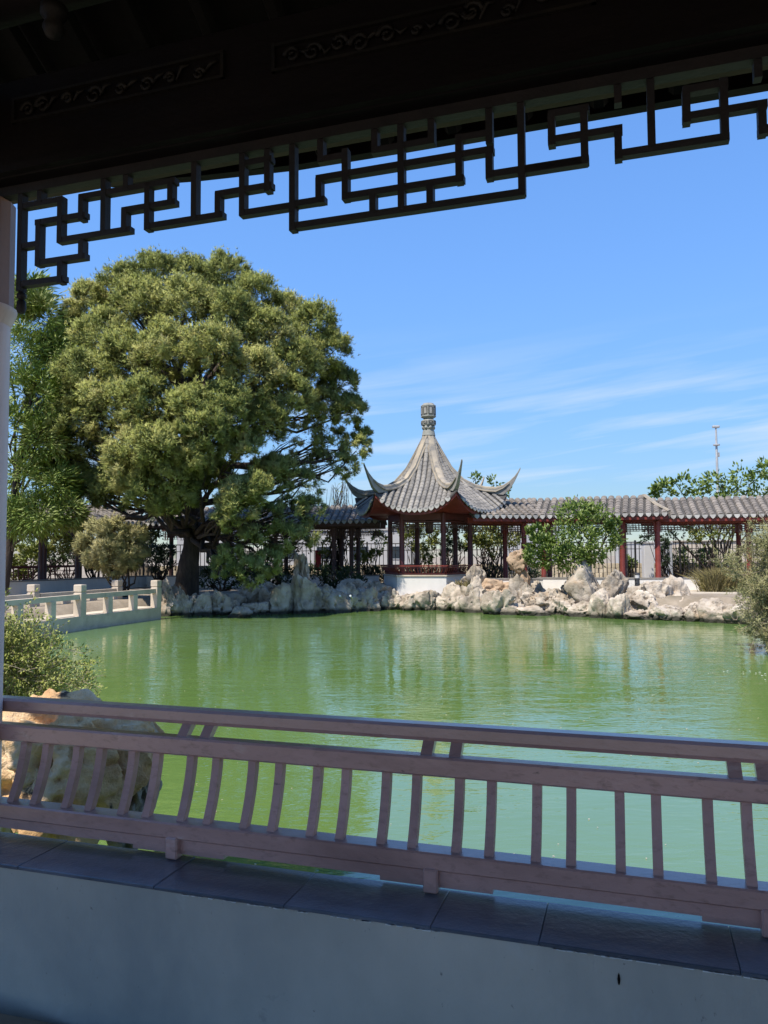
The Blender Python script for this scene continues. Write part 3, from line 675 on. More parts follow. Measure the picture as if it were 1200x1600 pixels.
cm_ = MB(); cm_.sweep(None, [[(r*math.cos(a), y, z+.85*r*math.sin(a)) for a in np.linspace(0, math.pi, 6)] for y, z, r in ((-.16, -.11, .142), (-.08, -.03, .145), (0, 0, .146), (.08, -.03, .145), (.16, -.11, .142))])
crest = cm_.mesh('crest_tile', M['tile'], 35)
def low_wall(p0, p1, label, z1=1.40, th=.24, segs=None):
    dx, dy = p1[0]-p0[0], p1[1]-p0[1]; L = math.hypot(dx, dy)
    t = thing('low_wall', label, 'wall', (p0[0], p0[1], .7), math.atan2(dy, dx), 'low white walls along the far bank')
    MB().box(0, L, -th/2, th/2, -.4, z1-.7-.06).build('plaster_face', M['white'], t)
    MB().box(-.02, L+.02, -th/2-.03, th/2+.03, z1-.7-.058, z1-.7).build('coping', M['steel'] if False else M['ridge'], t)
    return t
gA = gallery((3.9, 36.1), (7.69, 37.14), 'short grey tiled walkway joining the right side of the hexagonal pavilion', [2.9])
gR = gallery((6.92, 37.15), (12.95, 35.05), 'grey tiled walkway with hipped end behind the small leafy tree', [.75, 4.35, 5.9], hip=True)
gR2 = gallery((12.3, 36.3), (20.5, 34.3), 'grey tiled walkway behind the grass clump, set back beyond the hipped end', [4.5, 7.6], ze=4.2, zr=5.07)
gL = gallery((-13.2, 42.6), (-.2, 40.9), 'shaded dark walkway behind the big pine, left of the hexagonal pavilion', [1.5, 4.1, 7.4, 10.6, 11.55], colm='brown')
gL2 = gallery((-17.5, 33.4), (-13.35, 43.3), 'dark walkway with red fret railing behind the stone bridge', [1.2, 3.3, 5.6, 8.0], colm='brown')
tl, ll, LL = gL2
fr = MB()
for a_, b_ in ((1.3, 3.2), (3.4, 5.5), (5.7, 7.9)):
    fr.box(a_, b_, 2.16, 2.24, 1.95, 2.07).box(a_, b_, 2.17, 2.23, 1.15, 1.2)
rp_ = fr.build('fret_railing', M['red'], tl, loc=ll)
for a_, b_ in ((1.3, 3.2), (3.4, 5.5), (5.7, 7.9)):
    f2 = MB(); n = 7
    for i in range(1, n):
        x = a_+(b_-a_)*i/n; f2.box(x-.02, x+.02, 2.18, 2.22, 1.2 if i % 2 else 1.45, 1.95 if i % 3 else 1.7)
    for z in (1.4, 1.6, 1.78): f2.box(a_+.15*(z > 1.5), b_-.3*(z < 1.5), 2.183, 2.217, z-.018, z+.018)
    f2.build('fret_panel', M['red'], rp_)
low_wall((4.6, 35.75), (7.25, 35.35), 'white low wall standing forward beside the plinth of the hexagonal pavilion')
low_wall((7.3, 36.7), (12.95, 34.85), 'long white low wall behind the small leafy tree and bollard light')
low_wall((13.0, 35.9), (20.8, 34.0), 'white low wall behind the ornamental grass clump')
low_wall((-13.0, 42.4), (-.3, 40.75), 'shaded white low wall behind the dark shrubs under the big pine', z1=1.45)
low_wall((-17.3, 33.3), (-13.2, 43.0), 'white low wall behind the stone bridge on the left', z1=1.45)

# lantern hanging in the shaded walkway
ln = thing('lantern', 'small dark lantern hanging in the shaded walkway left of the hexagonal pavilion', 'lantern', (at(560, 828, 41.6)[0], 41.6, 3.45))
MB().lathe([(.08, .0), (.15, .05), (.15, .42), (.20, .46), (.05, .56), (.015, .58)], 6).build('lantern_body', M['brown'], ln)
MB().lathe([(.012, .57), (.012, .80)], 6).build('hanger', M['iron'], ln)
MB().lathe([(.001, -.22), (.03, -.2), (.02, 0)], 6).build('tassel', M['brown'], ln)

ln = thing('lantern', 'dark lantern hanging inside the hexagonal pavilion', 'lantern', (HX, HY, 3.55))
MB().lathe([(.10, .0), (.20, .07), (.20, .50), (.27, .55), (.06, .68), (.02, .70)], 6).build('lantern_body', M['brown'], ln)
MB().lathe([(.012, .69), (.012, .92)], 6).build('hanger', M['iron'], ln)
MB().lathe([(.001, -.26), (.035, -.22), (.02, 0)], 6).build('tassel', M['brown'], ln)

# ================================================================== stone bridge on the left
BP = [np.array(p) for p in ((-8.95, 31.0), (-10.35, 26.6), (-11.75, 20.5), (-12.6, 15))]
br = thing('stone_bridge', 'low buff stone zigzag footbridge with post and rail parapets', 'bridge', (-10.3, 26.6, 0)); bo = (10.3, -26.6, 0)
ZD = .47
def nrm2(a, b):
    d = (b-a)/np.linalg.norm(b-a); return d, np.array([d[1], -d[0]])
for a, b in zip(BP[:-1], BP[1:]):
    d, nl = nrm2(a, b)
    A, B, A2, B2 = a, b, a+nl*2.1, b+nl*2.1
    if nl[0] > 0: A2, B2 = a-nl*2.1, b-nl*2.1
    MB().prism([A, B, B2, A2], -.06, ZD).build('deck', M['bridge'], br, loc=bo)
    i0, i1 = A+(A2-A)*.06, B+(B2-B)*.06
    MB().prism([A*.9+A2*.1, B*.9+B2*.1, B*.1+B2*.9, A*.1+A2*.9], ZD+.001, ZD+.02).build('deck_paving', M['paving'], br, loc=bo)
def stub(p, h, w, nm, d):
    mb = MB(); ex = np.array([*d, 0]); ey = np.array([-d[1], d[0], 0]); c = np.array([p[0], p[1], 0])
    def ring(hw, z): return [c+ex*(x*hw)+ey*(y*hw)+(0, 0, z) for x, y in ((-1, -1), (1, -1), (1, 1), (-1, 1))]
    if nm == 'post': secs = [ring(w/2, ZD), ring(w/2, ZD+h-.30), ring(w/2*.84, ZD+h-.285), ring(w/2*.84, ZD+h-.25), ring(w/2, ZD+h-.235), ring(w/2, ZD+h-.03), ring(w/2*.9, ZD+h)]
    else: secs = [ring(w/2, ZD), ring(w/2, ZD+h)]
    mb.sweep(None, secs).build(nm, M['bridge'], br, loc=bo)
def prail(p, q, z, inset):
    MB().bar((p[0], p[1], z), (q[0], q[1], z), .17, .17).build('rail', M['bridge'], br, loc=bo)
for side in (0, 1):
    for k, (a, b) in enumerate(zip(BP[:-1], BP[1:])):
        d, nl = nrm2(a, b)
        if nl[0] > 0: nl = -nl
        off = nl*(.14 if side == 0 else 1.98); p, q = a+off, b+off
        if k == 0: p = p+d*.15
        L = np.linalg.norm(q-p)
        prail(p+d*.1, q-d*.1, ZD+.66, 0)
        stub(p, 1.08, .30, 'post', d)
        if k == 2: stub(q, 1.08, .30, 'post', d)
        n = 3 if k == 0 else 4
        for i in range(1, n):
            stub(p+d*(L*i/n), .575, .24, 'short_post', d)

# ================================================================== iron fence, block wall, street things beyond
fx0, fx1, FY = -16.5, 24.0, 44.6
fe = thing('iron_fence', 'tall black iron bar fence running behind the walkways', 'fence', (0, FY, .85))
MB().box(fx0, fx1, -.025, .025, 2.28, 2.33).build('rail', M['iron'], fe)
MB().box(fx0, fx1, -.024, .024, .12, .17).build('rail', M['iron'], fe)
MB().box(fx0, fx1, -.023, .023, 1.9, 1.935).build('rail', M['iron'], fe)
barm = MB().box(-.018, .018, -.018, .018, 0, 2.31).mesh('bar', M['iron']); postm = MB().box(-.045, .045, -.045, .045, -.1, 2.42).mesh('post', M['iron'])
for i, x in enumerate(np.arange(fx0, fx1, .235)):
    if i % 11 == 0: link('post', postm, fe, (x, 0, 0))
    else: link('bar', barm, fe, (x, 0, 0))
bw = thing('block_wall', 'low wall of pale limestone blocks behind the iron fence', 'wall', (4, 46.0, .8))
MB().box(-20, 22, .03, .27, -.2, 1.13).build('mortar', M['joint'], bw)
bms = [MB().box(-.24+i*.02, .24, 0, .3, 0, .27, .015).mesh('block', M['block']) for i in range(3)]
for rw in range(4):
    for i, x in enumerate(np.arange(-17.5+(rw % 2)*.26, 18, .52)):
        link('block', bms[(i*7+rw) % 3], bw, (x, rnd.uniform(-.012, .012), -.02+rw*.288))
def building(x0, x1, y0, y1, z1, name, label, mt, wins, par=.25):
    t = thing(name, label, 'building', ((x0+x1)/2, y0, .6)); cx = (x0+x1)/2
    MB().box(x0-cx, x1-cx, 0, y1-y0, -.3, z1-.6).build('wall', M[mt], t)
    MB().box(x0-cx-.08, x1-cx+.08, -.08, y1-y0+.08, z1-.6+.002, z1-.6+par).build('parapet', M[mt], t)
    for wx, wz, ww, wh in wins:
        f = MB()
        for a, b, c, d in ((-ww/2-.06, ww/2+.06, -.06, 0), (-ww/2-.06, ww/2+.06, wh, wh+.06), (-ww/2-.06, -ww/2, .001, wh-.001), (ww/2, ww/2+.06, .001, wh-.001)):
            f.box(wx-cx+a, wx-cx+b, -.05, .02, wz-.6+c, wz-.6+d)
        w_ = f.build('window', M['steel'], t)
        MB().box(wx-cx-ww/2, wx-cx+ww/2, -.02, .01, wz-.6, wz-.6+wh).build('pane', M['glass'], w_)
building(-9.6, 3.0, 64, 72, 4.55, 'warehouse', 'long pale flat roofed building behind the fence, seen left of the pavilion columns', 'bldg', [(-8, 2.2, 1.2, 1.0), (-5, 2.2, 1.2, 1.0), (-2, 2.2, 1.2, 1.0), (1, 2.2, 1.2, 1.0)])
building(9.6, 12.6, 56, 62, 5.2, 'white_building', 'white block building seen between the pavilion and the small leafy tree', 'bldg', [(10.3, 2.4, .6, .9)])
building(-15.6, -12.2, 58, 64, 5.0, 'white_house', 'white house glimpsed beside the trunk of the big pine', 'bldg', [(-14.6, 2.2, .8, 1.0)])
building(30, 37, 92, 100, 3.7, 'distant_house', 'distant pale house seen between the red walkway columns', 'bldg', [(31.5, 1.6, .9, 1.0), (34.5, 1.6, .9, 1.0)])
building(22.0, 52, 58, 59, 3.35, 'boundary_wall', 'buff masonry wall rising beyond the road on the right', 'bldgb', [], .12)
for px, w_, mt, lb in ((1012, .55, 'bldg', 'white square gate pillar behind the red walkway columns'), (1038, .75, 'steel', 'grey square gate pillar beside the dark conifer, behind the walkway')):
    x = at(px, 870, 44.0)[0]; t = thing('gate_pillar', lb, 'pillar', (x, 44.0, .75))
    MB().box(-w_/2, w_/2, -.25, .25, 0, 2.3, .02).build('shaft', M[mt], t); MB().box(-w_/2-.05, w_/2+.05, -.3, .3, 2.302, 2.42, .02).build('cap', M[mt], t)
# floodlight mast
x = at(1122, 780, 62)[0]; ms_ = thing('light_mast', 'tall slim steel light mast rising above the tiled roof', 'lamp post', (x, 62, .6))
ztop = at(1121, 664, 62)[2]-.6
MB().lathe([(.16, 0), (.09, ztop-2.2), (.07, ztop-.15)], 10).build('pole', M['steel'], ms_, smooth=40)
MB().box(-.28, .28, -.12, .12, ztop-.24, ztop-.04, .03).build('lamp_head', M['steel'], ms_)
MB().lathe([(.10, ztop-1.72), (.27, ztop-1.68), (.27, ztop-1.58), (.10, ztop-1.54)], 10).build('collar', M['steel'], ms_)
MB().box(.10, .22, -.06, .06, ztop-2.6, ztop-2.25).build('junction_box', M['steel'], ms_)
# bollard light
bx = at(996, 925, 33.4); bl = thing('bollard_light', 'charcoal bollard light with pale cap among the rocks', 'bollard light', (bx[0], 33.4, .84))
MB().lathe([(.12, 0), (.12, .02), (.105, .03), (.105, .60)], 16).build('post', M['charcoal'], bl, smooth=40)
MB().lathe([(.098, .60), (.098, .74)], 16).build('lamp_band', M['lampglass'], bl, smooth=40)
MB().lathe([(.108, .74), (.108, .80), (.06, .83), (.001, .835)], 16).build('cap', M['charcoal'], bl, smooth=40)
# red cabinet seen between trunk and columns
rx = at(497, 876, 43.9); rb = thing('red_box', 'small bright red box glimpsed behind the shaded walkway', 'box', (rx[0], 43.9, 1.3))
MB().box(-.17, .17, -.12, .12, .35, 1.5, .03).build('body', M['redbox'], rb); MB().box(-.05, .05, -.05, .05, -.5, .35).build('stand', M['iron'], rb)
# two water pipes over the rocks
for px, lb in ((537, 'pale pipe leaning on the shaded rocks, further from the pavilion'), (553, 'pale pipe leaning on the shaded rocks, nearer the pavilion')):
    a = onz(px-4, 936, .55); b = onz(px+3, 953, .0)
    t = thing('water_pipe', lb, 'pipe', (b[0], b[1]-.1, -.1), 0, 'pale pipes over the pond rocks')
    pt = MB().tube([(a[0]-b[0], a[1]-b[1]-.9, .85), ((a[0]-b[0])*.4, -.5, .55), (0, -.45, 0)], .045, 8).build('pipe', M['pipe'], t, smooth=40)

# ================================================================== rocks
_ico = {}
def ico(sub):
    if sub not in _ico:
        bm = bmesh.new(); bmesh.ops.create_icosphere(bm, subdivisions=sub, radius=1)
        _ico[sub] = (np.array([v.co[:] for v in bm.verts]), [tuple(v.index for v in f.verts) for f in bm.faces]); bm.free()
    return _ico[sub]
def rock_mesh(name, seed, dims, sub=5, cuts=16, rough=.16, holes=.28, mt='lime', lo=.55):
    U, Fc = ico(sub); rg = np.random.default_rng(seed)
    nrm = rg.normal(size=(cuts, 3)); nrm /= np.linalg.norm(nrm, axis=1)[:, None]; off = rg.uniform(lo, .95, cuts)
    dt = U@nrm.T; r = np.min(np.where(dt > .05, off/np.maximum(dt, .05), 9), axis=1); r = np.minimum(r, 1.08)
    sh = rg.uniform(-50, 50, 3)
    r = r + rough*fbm(U*2.1+sh, seed, 4)*.8 - rough*.5*(1-np.clip(np.abs(vnoise(U*2.7+sh, seed+5))*5, 0, 1)) + rough*.12*fbm(U*9+sh, seed+6, 3)
    if holes > 0:
        h = vnoise(U*3.2+sh+9, seed+11); r -= holes*np.clip((h-.30)/.25, 0, 1)**1.5
        h = vnoise(U*6.0+sh+3, seed+12); r -= holes*.3*np.clip((h-.38)/.22, 0, 1)
    Vv = U*np.clip(r, .25, None)[:, None]*np.array(dims)
    me = bpy.data.meshes.new(name); me.from_pydata(Vv.tolist(), [], Fc); me.materials.append(M[mt])
    for p in me.polygons: p.use_smooth = True
    me.set_sharp_from_angle(angle=RD(48))
    return me
GR = 'rocks along the far bank of the pond'
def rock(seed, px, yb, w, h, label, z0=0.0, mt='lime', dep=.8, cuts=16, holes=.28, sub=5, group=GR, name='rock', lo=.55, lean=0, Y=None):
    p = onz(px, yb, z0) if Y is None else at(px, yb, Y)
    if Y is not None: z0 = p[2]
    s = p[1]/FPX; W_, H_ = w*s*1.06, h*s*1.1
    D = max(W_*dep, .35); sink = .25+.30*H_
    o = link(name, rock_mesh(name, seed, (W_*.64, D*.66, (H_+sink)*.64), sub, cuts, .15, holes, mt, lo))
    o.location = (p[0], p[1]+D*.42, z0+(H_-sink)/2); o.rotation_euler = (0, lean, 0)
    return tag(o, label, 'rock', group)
# right of the shade line, in the sun: left to right
rock(1, 597, 951, 25, 22, 'pale rock where the shaded bank meets the sunlit bank')
rock(2, 616, 953, 32, 30, 'tan topped rock below the left edge of the white plinth')
rock(3, 642, 954, 38, 24, 'flat overhanging rock with dark gap below the plinth front')
rock(4, 671, 954, 38, 27, 'wide brown stained rock below the plinth, beside the overhanging one')
rock(5, 706, 955, 40, 30, 'pointed pale rock below the right corner of the white plinth')
rock(6, 741, 957, 46, 44, 'tall craggy rock below the dry grass tuft beside the plinth', cuts=20)
rock(7, 738, 916, 34, 24, 'rough grey cap rock behind the tall craggy one', Y=35.2)
rock(8, 776, 930, 58, 24, 'low warm sandstone block behind the waterline rocks', mt='sand', cuts=9, holes=.05, Y=34.8)
rock(9, 764, 957, 24, 26, 'narrow rock in the gap before the sandstone block')
rock(10, 787, 961, 44, 34, 'pitted white rock below the standing stone', holes=.35)
rock(11, 818, 958, 36, 44, 'upright pitted rock at the foot of the standing stone', holes=.38)
rock(12, 836, 962, 54, 9, 'flat slab lying on the water below the pitted rocks', dep=.6, holes=.05)
rock(13, 846, 955, 40, 38, 'brown hollowed rock between standing stone and small leafy tree', holes=.36)
rock(14, 872, 960, 48, 32, 'broad grey rock with dark recess below the small leafy tree', holes=.34)
rock(15, 893, 940, 34, 26, 'low pale rock at the foot of the small leafy tree', Y=32.9)
rock(16, 924, 942, 54, 46, 'left peak of the twin peaked white boulder', cuts=12, holes=.14, lo=.42, Y=31.7)
rock(17, 960, 944, 52, 42, 'right peak of the twin peaked white boulder', cuts=12, holes=.14, lo=.42, Y=31.8)
rock(18, 916, 964, 50, 22, 'broad low rock at the water under the twin peaked boulder', holes=.2)
rock(19, 947, 966, 32, 34, 'cone shaped pale rock at the water under the twin peaked boulder', cuts=10, holes=.12)
rock(20, 972, 967, 30, 28, 'blocky pale rock at the water below the bollard light', cuts=10, holes=.1)
rock(21, 998, 953, 38, 24, 'smooth rounded grey brown rock before the bollard light', cuts=9, holes=.04, Y=31.6)
rock(22, 1003, 968, 42, 13, 'low light rock at the water under the rounded grey brown one')
rock(23, 1030, 958, 52, 46, 'large layered rock with dark hollows right of the bollard light', holes=.4, cuts=20, Y=31.4)
rock(24, 1058, 950, 40, 38, 'grey slanting rock leaning on the large layered rock', cuts=10, holes=.1, Y=31.7)
rock(25, 1036, 969, 50, 22, 'ledge like rock at the water below the large layered rock', holes=.25)
rock(26, 1057, 970, 36, 15, 'low flat pale rock right of the ledge like rock')
rock(27, 1078, 962, 48, 26, 'low tan rock behind the row before the grass clump', Y=30.9)
rock(28, 1086, 971, 30, 20, 'small round rock at the water before the grass clump')
rock(29, 1106, 971, 28, 20, 'small tan rock before the last big rock of the bank')
rock(30, 1132, 973, 48, 34, 'last big pale rock beside the grey green feathery shrub', cuts=11, holes=.15)
rock(31, 1160, 975, 40, 26, 'pale rock half hidden by the grey green feathery shrub')
fill_l = ['second row rock behind the pale rock where the shade ends', 'second row rock behind the tan topped rock left of the plinth', 'second row rock touching the plinth front, behind the flat overhanging rock', 'second row rock under the middle of the plinth front', 'second row rock under the right corner of the plinth', 'second row rock below the dry grass tuft', 'second row rock just left of the foot of the standing stone', 'second row rock between standing stone and leafy tree, nearer the stone', 'second row rock between standing stone and leafy tree, nearer the tree', 'second row rock directly below the trunk of the leafy tree', 'second row rock below the left peak of the twin peaked boulder', 'second row rock just left of the rounded grey brown rock', 'second row rock between the rounded grey brown and the large layered rock', 'tan second row rock halfway from the layered rock to the feathery shrub', 'second row rock nearest the feathery shrub', 'low second row rock right of the grey slanting rock']
for k, (px, yb, w, h) in enumerate(((608, 944, 30, 22), (634, 945, 32, 20), (660, 944, 34, 20), (688, 944, 34, 22), (722, 945, 34, 28), (803, 950, 34, 30), (835, 948, 36, 28), (858, 946, 34, 28), (884, 954, 34, 24),
                                (905, 950, 36, 28), (985, 950, 34, 26), (1012, 946, 36, 26), (1096, 963, 44, 28), (1120, 964, 42, 28), (1060, 964, 40, 24))):
    wl = onz(px, np.interp(px, [600, 700, 860, 1000, 1100, 1160], [953, 956, 963, 968, 971, 975]), 0)[1]
    rock(300+k, px, yb+1, w, h*.74, fill_l[k], Y=wl+1.05)
fill_s = ['packed shaded rock behind the pillar like one by the bridge', 'packed shaded rock at the foot of the pine trunk', 'packed shaded rock right below the hollow brown one', 'packed shaded rock above the whitish low one', 'packed shaded rock left of the tall shaded one', 'packed shaded rock just left of the upright garden stone', 'packed shaded rock just right of the upright garden stone', 'packed shaded rock behind the pipe further from the pavilion', 'packed shaded rock behind the pipe nearer the pavilion', 'packed shaded rock last before the sunlight']
for k, (px, yb, w, h) in enumerate(((268, 948, 34, 34), (306, 950, 34, 24), (332, 948, 36, 24), (362, 950, 40, 24), (420, 950, 38, 28), (452, 946, 36, 30), (495, 945, 40, 30), (530, 944, 40, 24), (566, 942, 38, 24), (586, 944, 34, 22))):
    wl = onz(px, np.interp(px, [250, 400, 590], [963, 960, 954]), 0)[1]
    rock(330+k, px, yb, w, h*.78, fill_s[k], Y=wl+1.05)
# standing stone: a round topped sandstone on a narrower foot
sp = at(812, 917, 34.6)
st = thing('standing_stone', 'tall buff standing stone with bulging rounded top beside the walkway', 'rock', (sp[0], sp[1], .6), 0)
link('top', rock_mesh('top', 77, (.52, .42, .66), 5, 12, .2, .12, 'sand', .6), st, (-.06, 0, 1.50))
link('foot', rock_mesh('foot', 78, (.36, .34, .80), 5, 12, .12, .1, 'sand', .7), st, (.12, 0, .62))
# in the shade of the pine, left to right
rock(41, 254, 963, 40, 46, 'pillar like shaded rock against the end post of the stone bridge', cuts=20, holes=.36)
rock(42, 279, 962, 26, 38, 'narrow shaded rock second from the stone bridge', holes=.32)
rock(43, 297, 962, 26, 30, 'rounded grey shaded rock below the pine trunk', holes=.25)
rock(44, 316, 962, 28, 30, 'hollow brown shaded rock right of the pine trunk', holes=.4)
rock(45, 343, 961, 46, 32, 'broad shaded rock below the leaning pine foliage', holes=.3)
rock(46, 371, 965, 32, 11, 'whitish low rock lying on the shaded water', cuts=9, holes=.05)
rock(47, 391, 938, 40, 26, 'upper shaded rock behind the whitish low one', Y=35.0)
rock(48, 402, 961, 42, 20, 'ledge shaded rock at the water right of the whitish low one')
rock(49, 437, 960, 42, 40, 'tall shaded rock left of the upright garden stone', holes=.34, cuts=20)
rock(50, 424, 930, 36, 18, 'small upper shaded rock left of the upright garden stone', Y=35.6)
rock(51, 472, 959, 52, 52, 'biggest shaded rock, below the upright garden stone', holes=.3, cuts=20)
rock(52, 514, 958, 50, 38, 'pitted bluish shaded rock left of the water pipes', holes=.36)
rock(53, 545, 956, 40, 32, 'bluish shaded rock behind the water pipes', holes=.25)
rock(54, 574, 955, 38, 30, 'last shaded rock before the sunlit bank', holes=.25)
rock(55, 556, 925, 40, 18, 'upper shaded rock under the dark shrubs', Y=36.6)
rock(56, 588, 930, 40, 20, 'upper rock left of the white plinth', Y=36.4)
up = rock(57, 471, 908, 24, 44, 'slender upright garden stone rising above the shaded rocks', cuts=22, holes=.42, name='garden_stone', group=None, Y=35.6)
# near rock in the water below the railing, and its companions
def nearrock(seed, px, py, Y, dims, label, rot=0, mt='nearrock', sub=6, cuts=14, holes=.2, zc=None):
    c = at(px, py, Y)
    o = link('boulder', rock_mesh('boulder', seed, dims, sub, cuts, .15, holes, mt, .6)); o.location = c; o.rotation_euler = (0, 0, rot)
    return tag(o, label, 'rock', 'boulders at the near edge of the pond')
nearrock(204, 100, 1200, 5.8, (.66, .46, .56), 'large brown veined boulder behind the left end of the railing', .2)
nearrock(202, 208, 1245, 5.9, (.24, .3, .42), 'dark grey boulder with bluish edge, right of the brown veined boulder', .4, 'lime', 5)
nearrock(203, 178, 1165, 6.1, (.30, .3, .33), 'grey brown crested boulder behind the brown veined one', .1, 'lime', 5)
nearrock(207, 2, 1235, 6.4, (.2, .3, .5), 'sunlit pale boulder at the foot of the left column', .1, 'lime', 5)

# ================================================================== plants
def tubes_mesh(name, paths, mt, sides=6):
    mb = MB()
    for p, r in paths: mb.tube(p, r, sides)
    return mb.mesh(name, M[mt], 60)
def limb(a, b, rg, wob=.12, n=5, sag=0):
    a, b = np.array(a, float), np.array(b, float); L = np.linalg.norm(b-a); pts = []
    for k in range(n+1):
        f = k/n; p = a*(1-f)+b*f + (rg.normal(size=3)*wob*L*.35 if 0 < k < n else 0); p[2] += sag*L*math.sin(math.pi*f)
        pts.append(p)
    return pts
def unit(v): return v/np.maximum(np.linalg.norm(v, axis=1), 1e-6)[:, None]
def spikes(C, D, L, Wd, spread, k, rg, tint):
    """k thin pointed blades from each centre C fanning about direction D"""
    n = len(C); Cc = np.repeat(C, k, 0); Dd = np.repeat(D, k, 0)
    d = unit(Dd + rg.normal(size=(n*k, 3))*spread)
    side = unit(np.cross(d, rg.normal(size=(n*k, 3))))*(Wd*.5)
    Cc = Cc + rg.normal(size=(n*k, 3))*L*.12
    ln = L*rg.uniform(.6, 1.15, (n*k, 1))
    Vv = np.stack([Cc-side, Cc+side, Cc+d*ln], 1).reshape(-1, 3)
    return Vv, np.arange(n*k*3).reshape(-1, 3), np.clip(np.repeat(tint, k)+rg.normal(size=n*k)*.12, 0, 1), Dd
def leaves(C, D, L, Wd, rg, tint):
    n = len(C); side = unit(np.cross(D, rg.normal(size=(n, 3))))*(Wd*.5); ln = L*rg.uniform(.6, 1.2, (n, 1))
    Vv = np.stack([C, C+D*ln*.45-side, C+D*ln, C+D*ln*.45+side], 1).reshape(-1, 3)
    return Vv, np.arange(n*4).reshape(-1, 4), np.clip(tint+rg.normal(size=n)*.15, 0, 1), D
def clumped(blobs, per, sub, rg, subr=.33, shell=.75, upb=.25):
    """blobs: (centre, radii); returns points, outward directions, tint. Each blob is `sub` smaller clumps on its surface"""
    Ps, Ds, Ts = [], [], []
    for c, R in blobs:
        c, R = np.array(c, float), np.array(R, float)*np.ones(3); k = max(4, int(sub))
        u = unit(rg.normal(size=(k, 3))+np.array([0, 0, upb])); ctr = c+u*R*rg.uniform(shell*.8, shell*1.08, (k, 1)); tb = rg.uniform(.1, .9)
        for q in range(k):
            n = int(per*rg.uniform(.6, 1.4)); v = unit(rg.normal(size=(n, 3))+np.array([0, 0, .15])+u[q]*.35)
            rr = R.mean()*subr*rg.uniform(.55, 1.5)
            Ps.append(ctr[q]+v*rr*np.minimum(np.abs(rg.normal(size=(n, 1)))*.62+.12, 1.5)); Ds.append(unit(v+u[q]*.6+np.array([0, 0, .25])))
            Ts.append(np.full(n, np.clip(tb*.5+rg.uniform(0, .5), 0, 1)))
    return np.concatenate(Ps), np.concatenate(Ds), np.concatenate(Ts)
def shrub(name, label, cat, basep, blobs, mt, rg, per=60, sub=16, L=.14, Wd=.06, stems=6, stem_r=.025, wood='bark', group=None, kind='leaf', k=6, spread=.6, upb=.25, shell=.75, subr=.33, part='foliage'):
    """stems from the base into each blob, foliage round them"""
    b = np.array(basep, float); t = thing(name, label, cat, b, 0, group)
    bl = [(np.array(c)-b, R) for c, R in blobs]
    if stems:
        ps = []
        for c, R in bl:
            for _ in range(max(1, stems//max(1, len(bl)//2))):
                e = np.array(c)+rg.normal(size=3)*np.mean(R)*.45; q = limb(rg.normal(size=3)*[.08, .08, 0]+[0, 0, -.1], e, rg, .15)
                ps.append((q, np.linspace(stem_r, stem_r*.25, len(q))))
        link('stems', tubes_mesh('stems', ps, wood, 5), t)
    P, D, T = clumped(bl, per, sub, rg, subr, shell, upb)
    V_, F_, T_, O_ = leaves(P, D, L, Wd, rg, T) if kind == 'leaf' else spikes(P, D, L, Wd, spread, k, rg, T)
    link(part, np_mesh(part, V_, F_, M[mt], T_, O_), t, kind='stuff')
    return t
def pxblobs(lst, Y, zsc=1.0):
    """(px, py, r_px, depth offset) -> centre, radius at depth Y"""
    out = []
    for px, py, r, dy in lst:
        y = Y+dy; out.append((at(px, py, y), np.array([1, .95, zsc])*r*y/FPX))
    return out
# ---- the big pine
rg = np.random.default_rng(11)
PY = 35.0
edge = [(240, 432, 42), (300, 440, 42), (352, 440, 44), (190, 450, 40), (402, 466, 40), (452, 500, 42), (492, 512, 40), (515, 552, 38), (530, 600, 32), (545, 640, 26),
        (140, 478, 36), (112, 520, 36), (92, 570, 38), (80, 630, 40), (78, 690, 36), (98, 735, 36), (500, 640, 34), (470, 690, 34), (520, 690, 26), (556, 705, 26), (566, 682, 18), (536, 728, 24), (500, 730, 28), (112, 752, 34), (150, 765, 30), (70, 735, 28)]
front = [(222, 480, 52, -2), (290, 486, 55, -3), (355, 500, 52, -3), (415, 530, 48, -2.5), (465, 568, 44, -2), (160, 530, 48, -2), (200, 565, 52, -3.5), (262, 556, 55, -4.5), (330, 560, 55, -5),
         (395, 590, 50, -4), (448, 622, 42, -3), (130, 590, 48, -3), (165, 640, 50, -4), (232, 632, 52, -5), (300, 645, 48, -5.5), (352, 640, 45, -5), (415, 665, 40, -3.5),
         (120, 660, 46, -1.5), (140, 712, 44, 0), (215, 715, 48, -5.5), (275, 745, 40, -5), (180, 762, 38, -.5), (320, 668, 36, -6), (225, 762, 34, -5), (256, 786, 26, -4.5), (200, 742, 36, -4.5), (302, 716, 34, -5.5), (285, 772, 26, -4.5), (375, 705, 36, -4.5), (245, 700, 40, -6)]
low = [(372, 782, 36, -5), (352, 810, 24, -5), (398, 765, 28, -5), (430, 740, 34, -2.5), (468, 762, 34, -2), (455, 800, 30, -2.5), (488, 800, 24, -2), (415, 812, 30, -3.5), (386, 850, 30, -4), (440, 842, 26, -3),
       (475, 840, 22, -2.5), (360, 870, 22, -4), (395, 893, 26, -4), (352, 890, 24, -4), (330, 740, 30, -2), (420, 880, 22, -3.5)]
back = [(200, 520, 60, 2.5), (290, 500, 62, 3), (380, 530, 62, 3), (440, 590, 56, 2.5), (150, 590, 56, 2.5), (230, 610, 60, 4), (330, 600, 60, 4), (400, 650, 46, 3), (130, 670, 50, 2.5), (210, 690, 52, 3), (290, 680, 44, 3)]
pb = pxblobs([(a, b, c, rg.uniform(-.8, .8)) for a, b, c in edge]+front+low, PY, .92)+pxblobs(back, PY, .9)
base_p = at(292, 921, PY); base_p[2] = .75
pine = thing('big_pine', 'huge dome shaped pine tree with dense tufted crown leaning over the pond', 'tree', base_p)
B0 = base_p
